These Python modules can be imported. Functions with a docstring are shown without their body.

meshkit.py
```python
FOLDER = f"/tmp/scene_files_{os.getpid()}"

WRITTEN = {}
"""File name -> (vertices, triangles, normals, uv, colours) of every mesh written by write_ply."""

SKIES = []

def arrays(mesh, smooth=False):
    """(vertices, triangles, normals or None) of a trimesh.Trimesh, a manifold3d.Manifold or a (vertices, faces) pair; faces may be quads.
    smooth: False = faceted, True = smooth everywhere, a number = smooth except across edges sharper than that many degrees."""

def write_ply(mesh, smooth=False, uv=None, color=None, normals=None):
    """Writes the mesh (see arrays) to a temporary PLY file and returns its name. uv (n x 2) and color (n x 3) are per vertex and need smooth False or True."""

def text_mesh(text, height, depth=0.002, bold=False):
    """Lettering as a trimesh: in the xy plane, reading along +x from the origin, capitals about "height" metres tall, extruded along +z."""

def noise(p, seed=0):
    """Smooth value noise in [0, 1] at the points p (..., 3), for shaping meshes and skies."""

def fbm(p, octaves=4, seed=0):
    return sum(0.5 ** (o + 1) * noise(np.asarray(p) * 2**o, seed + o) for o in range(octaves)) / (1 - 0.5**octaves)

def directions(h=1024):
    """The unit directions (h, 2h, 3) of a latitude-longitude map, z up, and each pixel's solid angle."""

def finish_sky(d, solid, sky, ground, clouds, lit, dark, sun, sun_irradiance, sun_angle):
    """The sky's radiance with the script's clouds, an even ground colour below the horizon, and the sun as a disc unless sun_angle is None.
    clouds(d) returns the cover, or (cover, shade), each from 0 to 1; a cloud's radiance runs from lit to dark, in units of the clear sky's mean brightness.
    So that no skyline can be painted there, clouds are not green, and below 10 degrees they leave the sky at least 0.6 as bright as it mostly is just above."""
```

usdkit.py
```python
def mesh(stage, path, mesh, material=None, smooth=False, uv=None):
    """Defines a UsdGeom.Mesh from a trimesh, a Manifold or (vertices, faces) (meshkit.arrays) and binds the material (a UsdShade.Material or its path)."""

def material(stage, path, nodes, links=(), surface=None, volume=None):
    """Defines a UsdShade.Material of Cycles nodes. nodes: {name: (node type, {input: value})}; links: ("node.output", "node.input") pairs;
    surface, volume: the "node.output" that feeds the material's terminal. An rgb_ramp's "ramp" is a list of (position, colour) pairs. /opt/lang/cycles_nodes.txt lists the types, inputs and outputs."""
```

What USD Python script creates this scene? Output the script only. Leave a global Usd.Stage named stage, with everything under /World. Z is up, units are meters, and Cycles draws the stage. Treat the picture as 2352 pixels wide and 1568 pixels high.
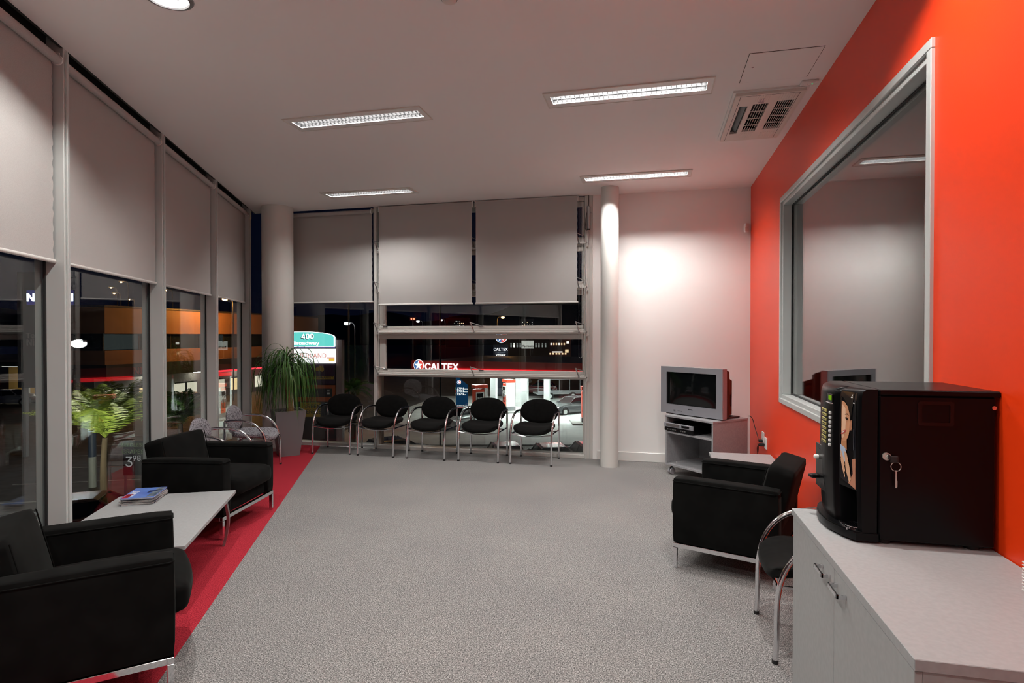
import math, random
import numpy as np, trimesh, usdkit, meshkit
import manifold3d as m3
from shapely.geometry import Polygon, Point, box as sbox
from shapely import affinity
from pxr import Usd, UsdGeom, UsdLux, UsdShade, Gf, Sdf

random.seed(7); rng = np.random.default_rng(7)
stage = Usd.Stage.CreateInMemory()
UsdGeom.SetStageUpAxis(stage, 'Z'); UsdGeom.SetStageMetersPerUnit(stage, 1.0)
UsdGeom.Xform.Define(stage, '/World'); UsdGeom.Scope.Define(stage, '/World/Looks')
PI = math.pi

# ------------------------------------------------------------------ camera, sky, exposure
YAW, PITCH, EYE = math.radians(13.43), math.radians(-0.6), 1.6
EXPOSURE = 0.0
cam = UsdGeom.Camera.Define(stage, '/World/camera')
fw = np.array([-math.sin(YAW)*math.cos(PITCH), math.cos(YAW)*math.cos(PITCH), math.sin(PITCH)])
rt = np.array([math.cos(YAW), math.sin(YAW), 0.0]); up = np.cross(rt, fw)
M = Gf.Matrix4d(*rt, 0, *up, 0, *(-fw), 0, 0, 0, EYE, 1)
cam.AddTransformOp().Set(M)
cam.CreateHorizontalApertureAttr(36.0); cam.CreateVerticalApertureAttr(24.0)
cam.CreateFocalLengthAttr(36.0*1340/2352); cam.CreateExposureAttr(EXPOSURE)
cam.CreateClippingRangeAttr(Gf.Vec2f(0.05, 3000))
sky = UsdLux.DomeLight.Define(stage, '/World/night_sky')
sky.CreateColorAttr(Gf.Vec3f(0.10, 0.16, 0.52)); sky.CreateIntensityAttr(0.004)
TUBE_L, DOWN_L = 312.0, 5200.0          # radiance of the fluorescent strips and of the downlight lenses

# ------------------------------------------------------------------ naming and prims
taken = {}
def numbered(path):
    k = taken.get(path, -1) + 1; taken[path] = k
    return path if k == 0 else f'{path}_{k:03d}'
def tag(p, label=None, cat=None, group=None, kind=None):
    p = p.GetPrim() if hasattr(p, 'GetPrim') else p
    for k, v in (('label', label), ('category', cat), ('group', group), ('kind', kind)):
        if v: p.SetCustomDataByKey(k, v)
    return p
def thing(name, label, cat, loc=(0, 0, 0), rot=0, group=None, kind=None):
    x = UsdGeom.Xform.Define(stage, numbered('/World/'+name))
    x.AddTranslateOp().Set(Gf.Vec3d(*map(float, loc))); x.AddRotateZOp().Set(float(rot))
    return tag(x.GetPrim(), label, cat, group, kind)
def obj(name, mesh, mat, parent=None, smooth=False, label=None, cat=None, group=None, kind=None):
    base = str(parent.GetPath()) if parent is not None else '/World'
    m = usdkit.mesh(stage, numbered(f'{base}/{name}'), mesh, mat, smooth)
    return tag(m.GetPrim(), label, cat, group, kind)
def dup(root, label, loc, rot, group=None):
    x = UsdGeom.Xform.Define(stage, numbered('/World/'+root.GetName().split('_0')[0]))
    p = x.GetPrim(); p.GetReferences().AddInternalReference(root.GetPath()); p.SetInstanceable(True)
    p.GetAttribute('xformOp:translate').Set(Gf.Vec3d(*map(float, loc))); p.GetAttribute('xformOp:rotateZ').Set(float(rot))
    return tag(p, label, root.GetCustomDataByKey('category'), group or root.GetCustomDataByKey('group'))

# ------------------------------------------------------------------ mesh helpers
def cat(*ms): return trimesh.util.concatenate([m for m in ms if m is not None])
def box(x0, x1, y0, y1, z0, z1, b=0.0):
    c = np.array([(x0+x1)/2, (y0+y1)/2, (z0+z1)/2]); h = np.array([abs(x1-x0), abs(y1-y0), abs(z1-z0)])/2
    if b <= 0:
        m = trimesh.creation.box(h*2); m.apply_translation(c); return m
    b = min(b, h.min()*0.9); pts = []
    for s in np.ndindex(2, 2, 2):
        s = np.array(s)*2-1
        for k in range(3):
            q = h - b; q = q.copy(); q[k] = h[k]; pts.append(s*q)
    m = trimesh.convex.convex_hull(np.array(pts)); m.apply_translation(c); return m
def sweep(pts, r, sides=8, closed=False, caps=True):
    p = np.asarray(pts, float); n = len(p)
    t = np.roll(p, -1, 0)-np.roll(p, 1, 0) if closed else np.gradient(p, axis=0)
    t /= np.linalg.norm(t, axis=1, keepdims=True)+1e-12
    a = np.zeros_like(p); ref = np.array([0, 0, 1.0]) if abs(t[0][2]) < .9 else np.array([1.0, 0, 0])
    a[0] = np.cross(t[0], ref); a[0] /= np.linalg.norm(a[0])
    for i in range(1, n):
        v = a[i-1]-t[i]*np.dot(a[i-1], t[i]); a[i] = v/(np.linalg.norm(v)+1e-12)
    b = np.cross(t, a); ang = np.arange(sides)*2*PI/sides
    rr = np.broadcast_to(r, (n,))
    v = p[:, None]+rr[:, None, None]*(np.cos(ang)[None, :, None]*a[:, None]+np.sin(ang)[None, :, None]*b[:, None])
    v = v.reshape(-1, 3); f = []
    for i in range(n if closed else n-1):
        j = (i+1) % n
        for k in range(sides):
            l = (k+1) % sides
            f += [(i*sides+k, i*sides+l, j*sides+l), (i*sides+k, j*sides+l, j*sides+k)]
    if caps and not closed:
        v = np.vstack([v, p[:1], p[-1:]]); c0, c1 = len(v)-2, len(v)-1
        for k in range(sides):
            l = (k+1) % sides
            f += [(c0, l, k), (c1, (n-1)*sides+k, (n-1)*sides+l)]
    return trimesh.Trimesh(v, np.array(f), process=False)
def spline(pts, n=40):
    from scipy.interpolate import CubicSpline
    p = np.asarray(pts, float); s = np.r_[0, np.cumsum(np.linalg.norm(np.diff(p, axis=0), axis=1))]
    return CubicSpline(s, p)(np.linspace(0, s[-1], n))
def cyl(p, q, r, sides=12): return sweep([p, q], r, sides)
def lathe(prof, n=32, c=(0, 0, 0)):
    m = trimesh.creation.revolve(np.asarray(prof, float), sections=n); m.apply_translation(c); return m
def ext(poly, h, z=0):
    if not hasattr(poly, 'exterior'): poly = Polygon(poly)
    m = trimesh.creation.extrude_polygon(poly, h, engine='earcut'); m.apply_translation((0, 0, z)); return m
def tf(m, loc=(0, 0, 0), rz=0, rx=0, ry=0, scale=None):
    m = m.copy()
    if scale is not None: m.apply_scale(scale)
    R = trimesh.transformations.euler_matrix(math.radians(rx), math.radians(ry), math.radians(rz)); m.apply_transform(R)
    m.apply_translation(loc); return m
def upright(m):           # xy-plane drawing -> stands in xz, facing -y
    m = m.copy(); m.apply_transform(trimesh.transformations.rotation_matrix(PI/2, [1, 0, 0])); return m
def plate(poly, d):       # outline drawn in (x,z), thickness d towards -y
    return upright(ext(poly, d))
def text(s, h, d=0.002, bold=False, center=True):
    m = meshkit.text_mesh(s, h, d, bold)
    if center: m.apply_translation((-(m.bounds[0][0]+m.bounds[1][0])/2, 0, 0))
    return upright(m)
def soft(hx, hy, hz, r, n=10, bulge=(0, 0, 0, 0, 0, 0), center=(0, 0, 0)):
    """rounded cushion: half sizes, corner radius, and how far each face (+x -x +y -y +z -z) swells"""
    g = np.linspace(-1, 1, n+1); V, Fc = [], []
    for ax in range(3):
        for s in (-1, 1):
            o = len(V)
            for i in g:
                for j in g:
                    q = np.zeros(3); q[ax] = s; q[(ax+1) % 3] = i; q[(ax+2) % 3] = j; V.append(q)
            for i in range(n):
                for j in range(n):
                    a = o+i*(n+1)+j; quad = [a, a+n+1, a+n+2, a+1]
                    if s < 0: quad = quad[::-1]
                    Fc.append(quad)
    V = np.array(V); h = np.array([hx, hy, hz]); P = V*h
    P = np.sign(V)*np.minimum(np.abs(P), h); inner = np.clip(P, -(h-r), h-r); dlt = P-inner
    L = np.linalg.norm(dlt, axis=1, keepdims=True); P = np.where(L > 1e-9, inner+dlt/np.maximum(L, 1e-9)*r, P)
    U = P/h
    for k, bl in enumerate(bulge):
        if bl:
            ax, s = k//2, 1 if k % 2 == 0 else -1
            w = np.clip(s*U[:, ax], 0, 1)*(1-U[:, (ax+1) % 3]**2)*(1-U[:, (ax+2) % 3]**2)
            P[:, ax] += s*bl*w
    m = trimesh.Trimesh(P+np.array(center), np.array(Fc)[:, [0, 1, 2, 0, 2, 3]].reshape(-1, 3), process=False); m.merge_vertices(); return m

# ------------------------------------------------------------------ materials
def mat(name, col, rough=.5, metal=0., spec=.5, vary=None, bump=None, **kw):
    """vary: (scale, second colour[, detail]); bump: (scale, strength, distance)"""
    n = {'p': ('principled_bsdf', {'base_color': col, 'roughness': rough, 'metallic': metal, 'specular_ior_level': spec, **kw})}; l = []
    if vary or bump: n['g'] = ('geometry', {})
    if vary:
        n['nz'] = ('noise_texture', {'scale': vary[0], 'detail': vary[2] if len(vary) > 2 else 3.0})
        n['r'] = ('rgb_ramp', {'ramp': [(.36, col), (.64, vary[1])]})
        l += [('g.position', 'nz.vector'), ('nz.fac', 'r.fac'), ('r.color', 'p.base_color')]
    if bump:
        n['bz'] = ('noise_texture', {'scale': bump[0], 'detail': 2.0}); n['b'] = ('bump', {'strength': bump[1], 'distance': bump[2]})
        l += [('g.position', 'bz.vector'), ('bz.fac', 'b.height'), ('b.normal', 'p.normal')]
    return usdkit.material(stage, '/World/Looks/'+name, n, l, surface='p.BSDF')
def glow(name, col, strength):
    return usdkit.material(stage, '/World/Looks/'+name, {'e': ('emission', {'color': col, 'strength': strength})}, surface='e.emission')
def pane_mat(name, tint=(1, 1, 1), f0=.04):
    return usdkit.material(stage, '/World/Looks/'+name, {
        'w': ('layer_weight', {'blend': .5}), 'q': ('math', {'math_type': 'power', 'value2': 5.0}),
        'a': ('math', {'math_type': 'multiply_add', 'value2': 1-f0, 'value3': f0}),
        't': ('transparent_bsdf', {'color': tint}), 'g': ('glossy_bsdf', {'color': (1, 1, 1), 'roughness': 0.0}), 'm': ('mix_closure', {})},
        [('w.facing', 'q.value1'), ('q.value', 'a.value1'), ('a.value', 'm.fac'), ('t.BSDF', 'm.closure1'), ('g.BSDF', 'm.closure2')], surface='m.closure')

white_paint = mat('white_paint', (.87, .86, .84), .55, bump=(350, .04, .002))
ceiling_paint = mat('ceiling_paint', (.86, .84, .82), .7)
red_paint = mat('red_paint', (.85, .046, .004), .38, spec=.45, bump=(260, .08, .002))
grey_carpet = usdkit.material(stage, '/World/Looks/grey_carpet', {
    'g': ('geometry', {}), 'n1': ('noise_texture', {'scale': 150., 'detail': 3.}), 'n2': ('noise_texture', {'scale': 1.3, 'detail': 3.}),
    'r': ('rgb_ramp', {'ramp': [(.30, (.05, .05, .052)), (.5, (.215, .21, .205)), (.70, (.50, .49, .48))]}),
    's': ('rgb_ramp', {'ramp': [(.3, (.86, .86, .86)), (.7, (1.0, .99, .97))]}), 'm': ('mix', {'mix_type': 'multiply', 'fac': 1.}),
    'b': ('bump', {'strength': .22, 'distance': .003}), 'p': ('principled_bsdf', {'roughness': .95, 'specular_ior_level': .1})},
    [('g.position', 'n1.vector'), ('g.position', 'n2.vector'), ('n1.fac', 'r.fac'), ('n2.fac', 's.fac'), ('r.color', 'm.color1'), ('s.color', 'm.color2'),
     ('m.color', 'p.base_color'), ('n1.fac', 'b.height'), ('b.normal', 'p.normal')], surface='p.BSDF')
red_carpet = mat('red_carpet', (.235, .012, .022), .95, spec=.1, vary=(150, (.46, .034, .05)), bump=(150, .22, .003))
silver = mat('silver_anodised', (.53, .555, .54), .42, .2)
cream_alu = mat('pale_aluminium', (.60, .585, .55), .42, .15)
dark_alu = mat('dark_aluminium', (.03, .03, .028), .5)
column_paint = mat('column_paint', (.66, .655, .62), .5, bump=(180, .12, .002))
blind_fabric = usdkit.material(stage, '/World/Looks/blind_fabric', {
    'g': ('geometry', {}), 'n': ('noise_texture', {'scale': 320., 'detail': 1.}), 'r': ('rgb_ramp', {'ramp': [(.3, (.45, .435, .42)), (.7, (.54, .525, .505))]}),
    'd': ('diffuse_bsdf', {}), 'tl': ('translucent_bsdf', {'color': (.4, .38, .35)}), 'tp': ('transparent_bsdf', {'color': (1, 1, 1)}),
    'm1': ('mix_closure', {'fac': .06}), 'm2': ('mix_closure', {'fac': .022})},
    [('g.position', 'n.vector'), ('n.fac', 'r.fac'), ('r.color', 'd.color'), ('d.BSDF', 'm1.closure1'), ('tl.BSDF', 'm1.closure2'), ('m1.closure', 'm2.closure1'), ('tp.BSDF', 'm2.closure2')], surface='m2.closure')
blind_rail = mat('blind_rail', (.66, .65, .62), .4)
white_plastic = mat('white_plastic', (.78, .77, .74), .35)
cream_plastic = mat('cream_plastic', (.70, .66, .60), .4)
chrome = mat('chrome', (.80, .80, .82), .09, 1.)
satin = mat('satin_metal', (.50, .50, .50), .3, 1.)
louvre_alu = mat('louvre_aluminium', (.014, .014, .0145), .5, spec=.1)
black_suede = mat('black_suede', (.0028, .0028, .0026), .95, spec=.12, vary=(9, (.0055, .0056, .0052)), sheen_weight=.045, sheen_roughness=.35, sheen_tint=(.6, .66, .6))
black_fabric = mat('black_fabric', (.0035, .0035, .0033), .95, spec=.12, vary=(30, (.006, .006, .0056)), sheen_weight=.04, sheen_roughness=.4)
grey_weave = usdkit.material(stage, '/World/Looks/grey_weave', {
    'c': ('texture_coordinate', {}), 'v': ('voronoi_texture', {'scale': 34., 'feature': 'distance_to_edge', 'metric': 'manhattan'}), 'r': ('rgb_ramp', {'ramp': [(.0, (.10, .095, .105)), (.05, (.12, .115, .13)), (.10, (.30, .295, .315))]}),
    'p': ('principled_bsdf', {'roughness': .9, 'specular_ior_level': .15})},
    [('c.object', 'v.vector'), ('v.distance', 'r.fac'), ('r.color', 'p.base_color')], surface='p.BSDF')
laminate = mat('pale_grey_laminate', (.325, .33, .33), .45, vary=(60, (.355, .36, .36)))
laminate_dark = mat('grey_laminate', (.30, .30, .31), .45, vary=(50, (.34, .34, .35)))
cabinet_door = mat('cabinet_door', (.33, .335, .33), .45, vary=(45, (.36, .365, .36)))
planter_grey = mat('planter_grey', (.17, .165, .17), .4)
soil = mat('soil', (.04, .033, .026), .95, vary=(60, (.22, .21, .2)))
bark = mat('plant_bark', (.23, .13, .05), .85, vary=(40, (.34, .22, .10)), bump=(60, .5, .01))
def leaf_mat(name, a, b, sc=14.):
    return usdkit.material(stage, '/World/Looks/'+name, {
        'g': ('geometry', {}), 'n': ('noise_texture', {'scale': sc, 'detail': 2.}), 'r': ('rgb_ramp', {'ramp': [(.3, a), (.7, b)]}),
        'p': ('principled_bsdf', {'roughness': .38}), 't': ('translucent_bsdf', {}), 'm': ('mix_closure', {'fac': .25})},
        [('g.position', 'n.vector'), ('n.fac', 'r.fac'), ('r.color', 'p.base_color'), ('r.color', 't.color'), ('p.BSDF', 'm.closure1'), ('t.BSDF', 'm.closure2')], surface='m.closure')
leaf_green = leaf_mat('strap_leaf', (.035, .10, .02), (.075, .19, .04))
leaf_pale = leaf_mat('strap_leaf_pale', (.07, .17, .03), (.14, .28, .07))
palm_green = leaf_mat('palm_leaf', (.10, .16, .02), (.24, .30, .05), 3.)
tv_silver = mat('tv_silver', (.33, .34, .37), .38, .3)
tv_back = mat('tv_back', (.012, .011, .012), .45)
crt_glass = mat('crt_glass', (.004, .005, .005), .06, spec=.6)
black_gloss = mat('black_gloss', (.004, .004, .0045), .25, spec=.3)
black_satin = mat('black_satin', (.0025, .0025, .003), .30, spec=.17)
key_metal = mat('key_metal', (.52, .50, .45), .4, .35)
rubber = mat('rubber', (.012, .012, .012), .7)
grey_plastic = mat('grey_plastic', (.35, .35, .37), .4)
cord_mat = mat('cord', (.012, .012, .012), .5)
glass = pane_mat('window_glass', (.93, .95, .94), .045)
dark_glass = pane_mat('dark_window_glass', (.93, .95, .94), .10)
tube_glow, tube_soft = glow('tube_glow', (1.0, .97, .94), TUBE_L*1.3), glow('tube_glow_soft', (1.0, .97, .94), TUBE_L*.8)
down_glow = glow('downlight_glow', (1.0, .98, .94), DOWN_L)

# ------------------------------------------------------------------ room shell
H = 3.40; XR, YB = 1.17, 7.57
P0 = np.array([-3.59, 2.921]); D = np.array([-.4167, .9090]); N = np.array([.9090, .4167])
LROT = math.degrees(math.atan2(D[1], D[0]))         # left glazing: local x runs along it, local y points outdoors
def lw(s, off): q = P0+D*s-N*off; return (float(q[0]), float(q[1]))
YF = -2.3
def s_at(y, off=0): return (y-P0[1]+N[1]*off)/D[1]
edge = .963
room = [(XR, YF), (XR, YB), lw(s_at(YB), 0), lw(s_at(YF), 0)]
grey_poly = Polygon([(XR, YF), (XR, YB), lw(s_at(YB, -edge), -edge), lw(s_at(YF, -edge), -edge)])
red_poly = Polygon([lw(s_at(YB, -edge), -edge), lw(s_at(YB), .16), lw(s_at(YF), .16), lw(s_at(YF, -edge), -edge)])
obj('floor', ext(grey_poly, .30, -.30), grey_carpet, label='speckled grey carpet covering the middle of the room', cat='floor', kind='structure')
obj('floor', ext(red_poly, .30, -.30), red_carpet, label='red carpet border running along the glazed wall', cat='floor', kind='structure')

# ceiling with real openings for the fittings
TROFF = [(-.18, 4.43), (-2.385, 4.44), (-.18, 6.75), (-3.47, 6.76)]
TROFF_OFF = []
DOWNS = [(-2.51, 2.62), (.52, 2.45), (-1.0, 1.2), (-1.0, -.9)]
ceil = Polygon([(XR+.2, YF), (XR+.2, YB), (-3.80, YB), (-3.80, YB-.03), lw(s_at(YB-.03), 0), lw(s_at(YF), 0)])
for x, y in TROFF+TROFF_OFF: ceil = ceil.difference(sbox(x-.575, y-.078, x+.575, y+.078))
ceil = ceil.difference(sbox(.63, 4.64, 1.06, 5.60))
for x, y in DOWNS: ceil = ceil.difference(Point(x, y).buffer(.094, 24))
obj('ceiling', ext(ceil, .03, H), ceiling_paint, label='plain white painted ceiling', cat='ceiling', kind='structure')
obj('ceiling', ext(Polygon([(XR+.2, YF), (XR+.2, YB+.3), lw(s_at(YB+.3), .2), lw(s_at(YF), .2)]), .05, H+.25), dark_alu, label='dark roof void above the ceiling', cat='ceiling', kind='structure')

# red wall with the interior window opening
WY0, WY1, WZ0, WZ1 = 2.84, 5.85, .98, 2.868
wr = Polygon([(.55, 0), (YB+.2, 0), (YB+.2, H+.02), (.55, H+.02)]).difference(sbox(WY0+.02, WZ0+.02, WY1-.02, WZ1-.02))
m = ext(wr, .12)                                     # drawn in (y,z): map to x thickness
m = trimesh.Trimesh(np.c_[XR+m.vertices[:, 2], m.vertices[:, 0], m.vertices[:, 1]], m.faces, process=False)
obj('wall_right', m, red_paint, label='bright orange red painted side wall', cat='wall', kind='structure')
obj('wall_right', box(XR, XR+.12, YF, .55, 0, H), white_paint, label='white side wall behind the camera', cat='wall', kind='structure')
obj('wall_back', box(-.735, XR, YB, YB+.14, 0, H), white_paint, label='short white wall behind the television', cat='wall', kind='structure')
obj('wall_front', box(lw(s_at(YF), 0)[0]-.2, XR, YF-.1, YF, 0, H), white_paint, label='white wall behind the camera', cat='wall', kind='structure')
obj('baseboard_back', box(-.68, XR, YB-.014, YB, 0, .115, .004), white_plastic, label='white skirting board below the white wall', cat='baseboard', kind='structure')

# interior window in the red wall
w = thing('window', 'large interior window with wide silver frame in the red wall', 'window', (XR, (WY0+WY1)/2, WZ0), 0, kind='structure')
hw, hh = (WY1-WY0)/2, WZ1-WZ0
def frame_x(x0, x1, t, inset=0):                     # rectangular frame, thickness t, lying in the yz plane
    a, b, c, d = -hw+inset, hw-inset, inset, hh-inset
    return [box(x0, x1, a, b, c, c+t, .003), box(x0, x1, a, b, d-t, d, .003), box(x0, x1, a, a+t, c+t, d-t, .003), box(x0, x1, b-t, b, c+t, d-t, .003)]
for q in frame_x(-.016, .03, .045): obj('architrave', q, silver, w)
for q in frame_x(.0, .12, .035, .045): obj('frame', q, silver, w)
obj('pane', box(.080, .086, -hw+.08, hw-.08, .08, hh-.08), dark_glass, w)
for q in frame_x(.070, .08, .012, .08): obj('gasket', q, rubber, w)
# the unlit room behind it
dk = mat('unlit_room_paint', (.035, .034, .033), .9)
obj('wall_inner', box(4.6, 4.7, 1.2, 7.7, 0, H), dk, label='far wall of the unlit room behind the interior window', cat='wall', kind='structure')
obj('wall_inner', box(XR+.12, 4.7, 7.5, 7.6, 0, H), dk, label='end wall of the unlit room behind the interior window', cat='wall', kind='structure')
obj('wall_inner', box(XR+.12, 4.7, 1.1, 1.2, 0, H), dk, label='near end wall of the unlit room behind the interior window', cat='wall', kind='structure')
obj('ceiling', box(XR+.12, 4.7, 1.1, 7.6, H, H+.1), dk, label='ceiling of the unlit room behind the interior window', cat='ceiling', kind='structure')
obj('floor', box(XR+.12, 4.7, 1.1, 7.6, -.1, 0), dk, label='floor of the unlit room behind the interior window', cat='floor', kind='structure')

# left glazing, bay by bay
S_M = [-4.71, -3.14, -1.57, 0, 1.57, 3.14, 4.71]
bays = ['hidden behind the camera', 'beside the camera', 'nearest the front armchair', 'above the magazines and white table', 'behind the far armchair', 'behind the grey patterned chairs', 'narrow corner bay beside the thick column']
for i, s in enumerate(S_M):
    nxt = S_M[i+1] if i < 6 else s_at(YB+.08, .115)
    w = thing('window', 'tall window bay of the left glazing, '+bays[i], 'window', (*lw(s, 0), 0), LROT, kind='structure')
    L = nxt-s
    obj('mullion', box(0, .06, 0, .17, 0, H+.24, .003), silver, w)
    obj('mullion_rib', box(.018, .042, -.012, .0, 0, H-.02, .002), silver, w)
    obj('pane', box(.06, L, .116, .122, .07, H+.2), glass, w)
    obj('sill', box(.06, L, .05, .17, 0, .07, .004), silver, w)
    obj('gasket', cat(box(.06, .072, .104, .116, .07, H+.2), box(L-.012, L, .104, .116, .07, H+.2)), rubber, w)
    obj('head_rail', box(.06, L, .095, .17, H-.05, H+.25), dark_alu, w)
obj('trim', cat(*[tf(box(s_at(YF), s_at(YB), .0, .02, H, H+.25), (*P0, 0), LROT)]), dark_alu, label='dark edge of the ceiling recess above the left glazing', cat='trim', kind='structure')
cx_, cy_ = lw(s_at(YB+.08, .115), .115)
obj('trim', cyl((cx_, cy_, 0), (cx_, cy_, H+.2), .012, 8), chrome, label='thin bright corner joint of the two glazed walls', cat='trim', kind='structure')

# fixed corner bay of the back glazing
w = thing('window', 'fixed window at the far end behind the thick column', 'window', (-3.82, YB, 0), 0, kind='structure')
x0 = cx_+3.82
obj('mullion', box(0, .05, 0, .16, 0, H+.24, .003), cream_alu, w)
obj('pane', box(x0, 0, .08, .086, .05, H+.2), glass, w)
obj('sill', box(x0, 0, .0, .14, 0, .05, .004), silver, w)
obj('head_rail', box(x0, 0, .06, .14, H+.12, H+.24), dark_alu, w)

# awning sash window of the back wall
X0, X1 = -3.77, -.84
w = thing('window', 'wide awning window with pale metal sashes and winder arms', 'window', (0, YB, 0), 0, kind='structure')
obj('jamb', box(X1, -.735, -.012, .16, 0, H, .004), cream_alu, w)
obj('jamb_groove', cat(box(-.822, -.812, -.016, -.012, 0, H-.01), box(-.775, -.769, -.016, -.012, 0, H-.01)), silver, w)
obj('sill', box(X0, X1, -.005, .16, 0, .05, .004), cream_alu, w)
obj('head', box(X0, X1, .02, .16, H-.06, H, .004), cream_alu, w)
obj('pane', box(X0+.03, X1-.03, .10, .106, .05, 1.02), glass, w)
obj('stile', box(X0, X0+.03, .05, .16, .05, 1.03), mat('timber_brown_reveal', (.26, .20, .16), .6), w)
obj('stile', box(X1-.03, X1, .05, .16, .05, 1.03), cream_alu, w)
TZ = [(1.025, 1.128), (1.612, 1.728), (2.19, 2.305), (2.76, 2.875)]
arm_x = [-3.74, -2.33, -.91]
for i, (a, b) in enumerate(TZ):
    zt = TZ[i+1][0] if i < 3 else H-.06
    obj('transom', cat(box(X0, X1, .0, .16, a, a+.062, .004), box(X0+.01, X1-.01, .012, .15, a+.062, a+.08)), cream_alu, w)
    obj('drive_rod', cyl((X0+.02, -.016, a+.03), (X1+.03, -.016, a+.03), .011, 10), cream_alu, w)
    z0, z1 = b-.036, zt-.004
    sash = obj('sash', cat(box(X0+.02, X1-.01, .03, .09, z0, b, .004), box(X0+.02, X1-.01, .03, .09, z1-.06, z1, .004),
                           box(X0+.02, X0+.115, .045, .09, b, z1-.06, .003), box(X1-.033, X1-.01, .03, .09, b, z1-.06, .003)), cream_alu, w)
    obj('sash_pane', box(X0+.10, X1-.02, .06, .066, b-.01, z1-.05), glass, sash)
    for xa in arm_x:
        k = (xa-.035, -.075, b+.045)
        obj('winder_arm', cat(sweep([(xa, -.02, a+.03), k], .008, 8), sweep([k, (xa+.075, .03, b+.004)], .006, 8),
                              tf(trimesh.creation.icosphere(1, .013), (xa, -.022, a+.03)), tf(trimesh.creation.icosphere(1, .011), k), box(xa+.055, xa+.12, .02, .034, b-.008, b+.006)), satin, w)
    obj('link', cat(box(-.812, -.80, -.05, -.03, a-.02, a+.14), box(-.80, -.785, -.045, -.03, a-.01, a+.1), cyl((-.806, -.05, a+.03), (-.806, -.0, a+.03), .012, 8)), cream_alu, w)
obj('link_rod', cat(cyl((-.815, -.03, 1.05), (-.815, -.03, 2.78), .0065, 8), cyl((-.835, -.022, 1.05), (-.835, -.022, 2.78), .005, 8)), cream_alu, w)
act = obj('actuator', lathe([(0, 0), (.022, 0), (.024, .004), (.024, .285), (.02, .29), (0, .29)], 20, (-.785, -.05, 2.965)), satin, w, 30)
obj('actuator_cap', lathe([(0, 0), (.021, 0), (.023, .012), (0, .012)], 20, (-.785, -.05, 2.953)), rubber, act)
obj('actuator_rod', cyl((-.785, -.05, 2.955), (-.785, -.05, 2.76), .007, 10), chrome, act)
obj('actuator_cable', sweep(spline([(-.785, -.05, 3.25), (-.786, -.03, 3.32), (-.786, -.02, 3.4)], 10), .004, 6), cord_mat, act)
obj('actuator_cable', sweep(spline([(-.79, -.05, 2.96), (-.815, -.055, 2.95), (-.828, -.045, 3.02), (-.82, -.03, 3.12), (-.812, -.03, 3.18)], 20), .004, 6), cord_mat, act)
obj('actuator_bracket', box(-.815, -.755, -.05, -.01, 3.17, 3.185), satin, act)

# columns
obj('column', lathe([(0, 0), (.21, 0), (.21, H), (0, H)], 56, (-5.13, 7.25, 0)), column_paint, None, 40, label='thick round grey column in the far glazed corner', cat='column', kind='structure')
obj('column', lathe([(0, 0), (.109, 0), (.109, H), (0, H)], 48, (-.497, 7.215, 0)), column_paint, None, 40, label='slim round white column near the television', cat='column', kind='structure')

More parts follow.
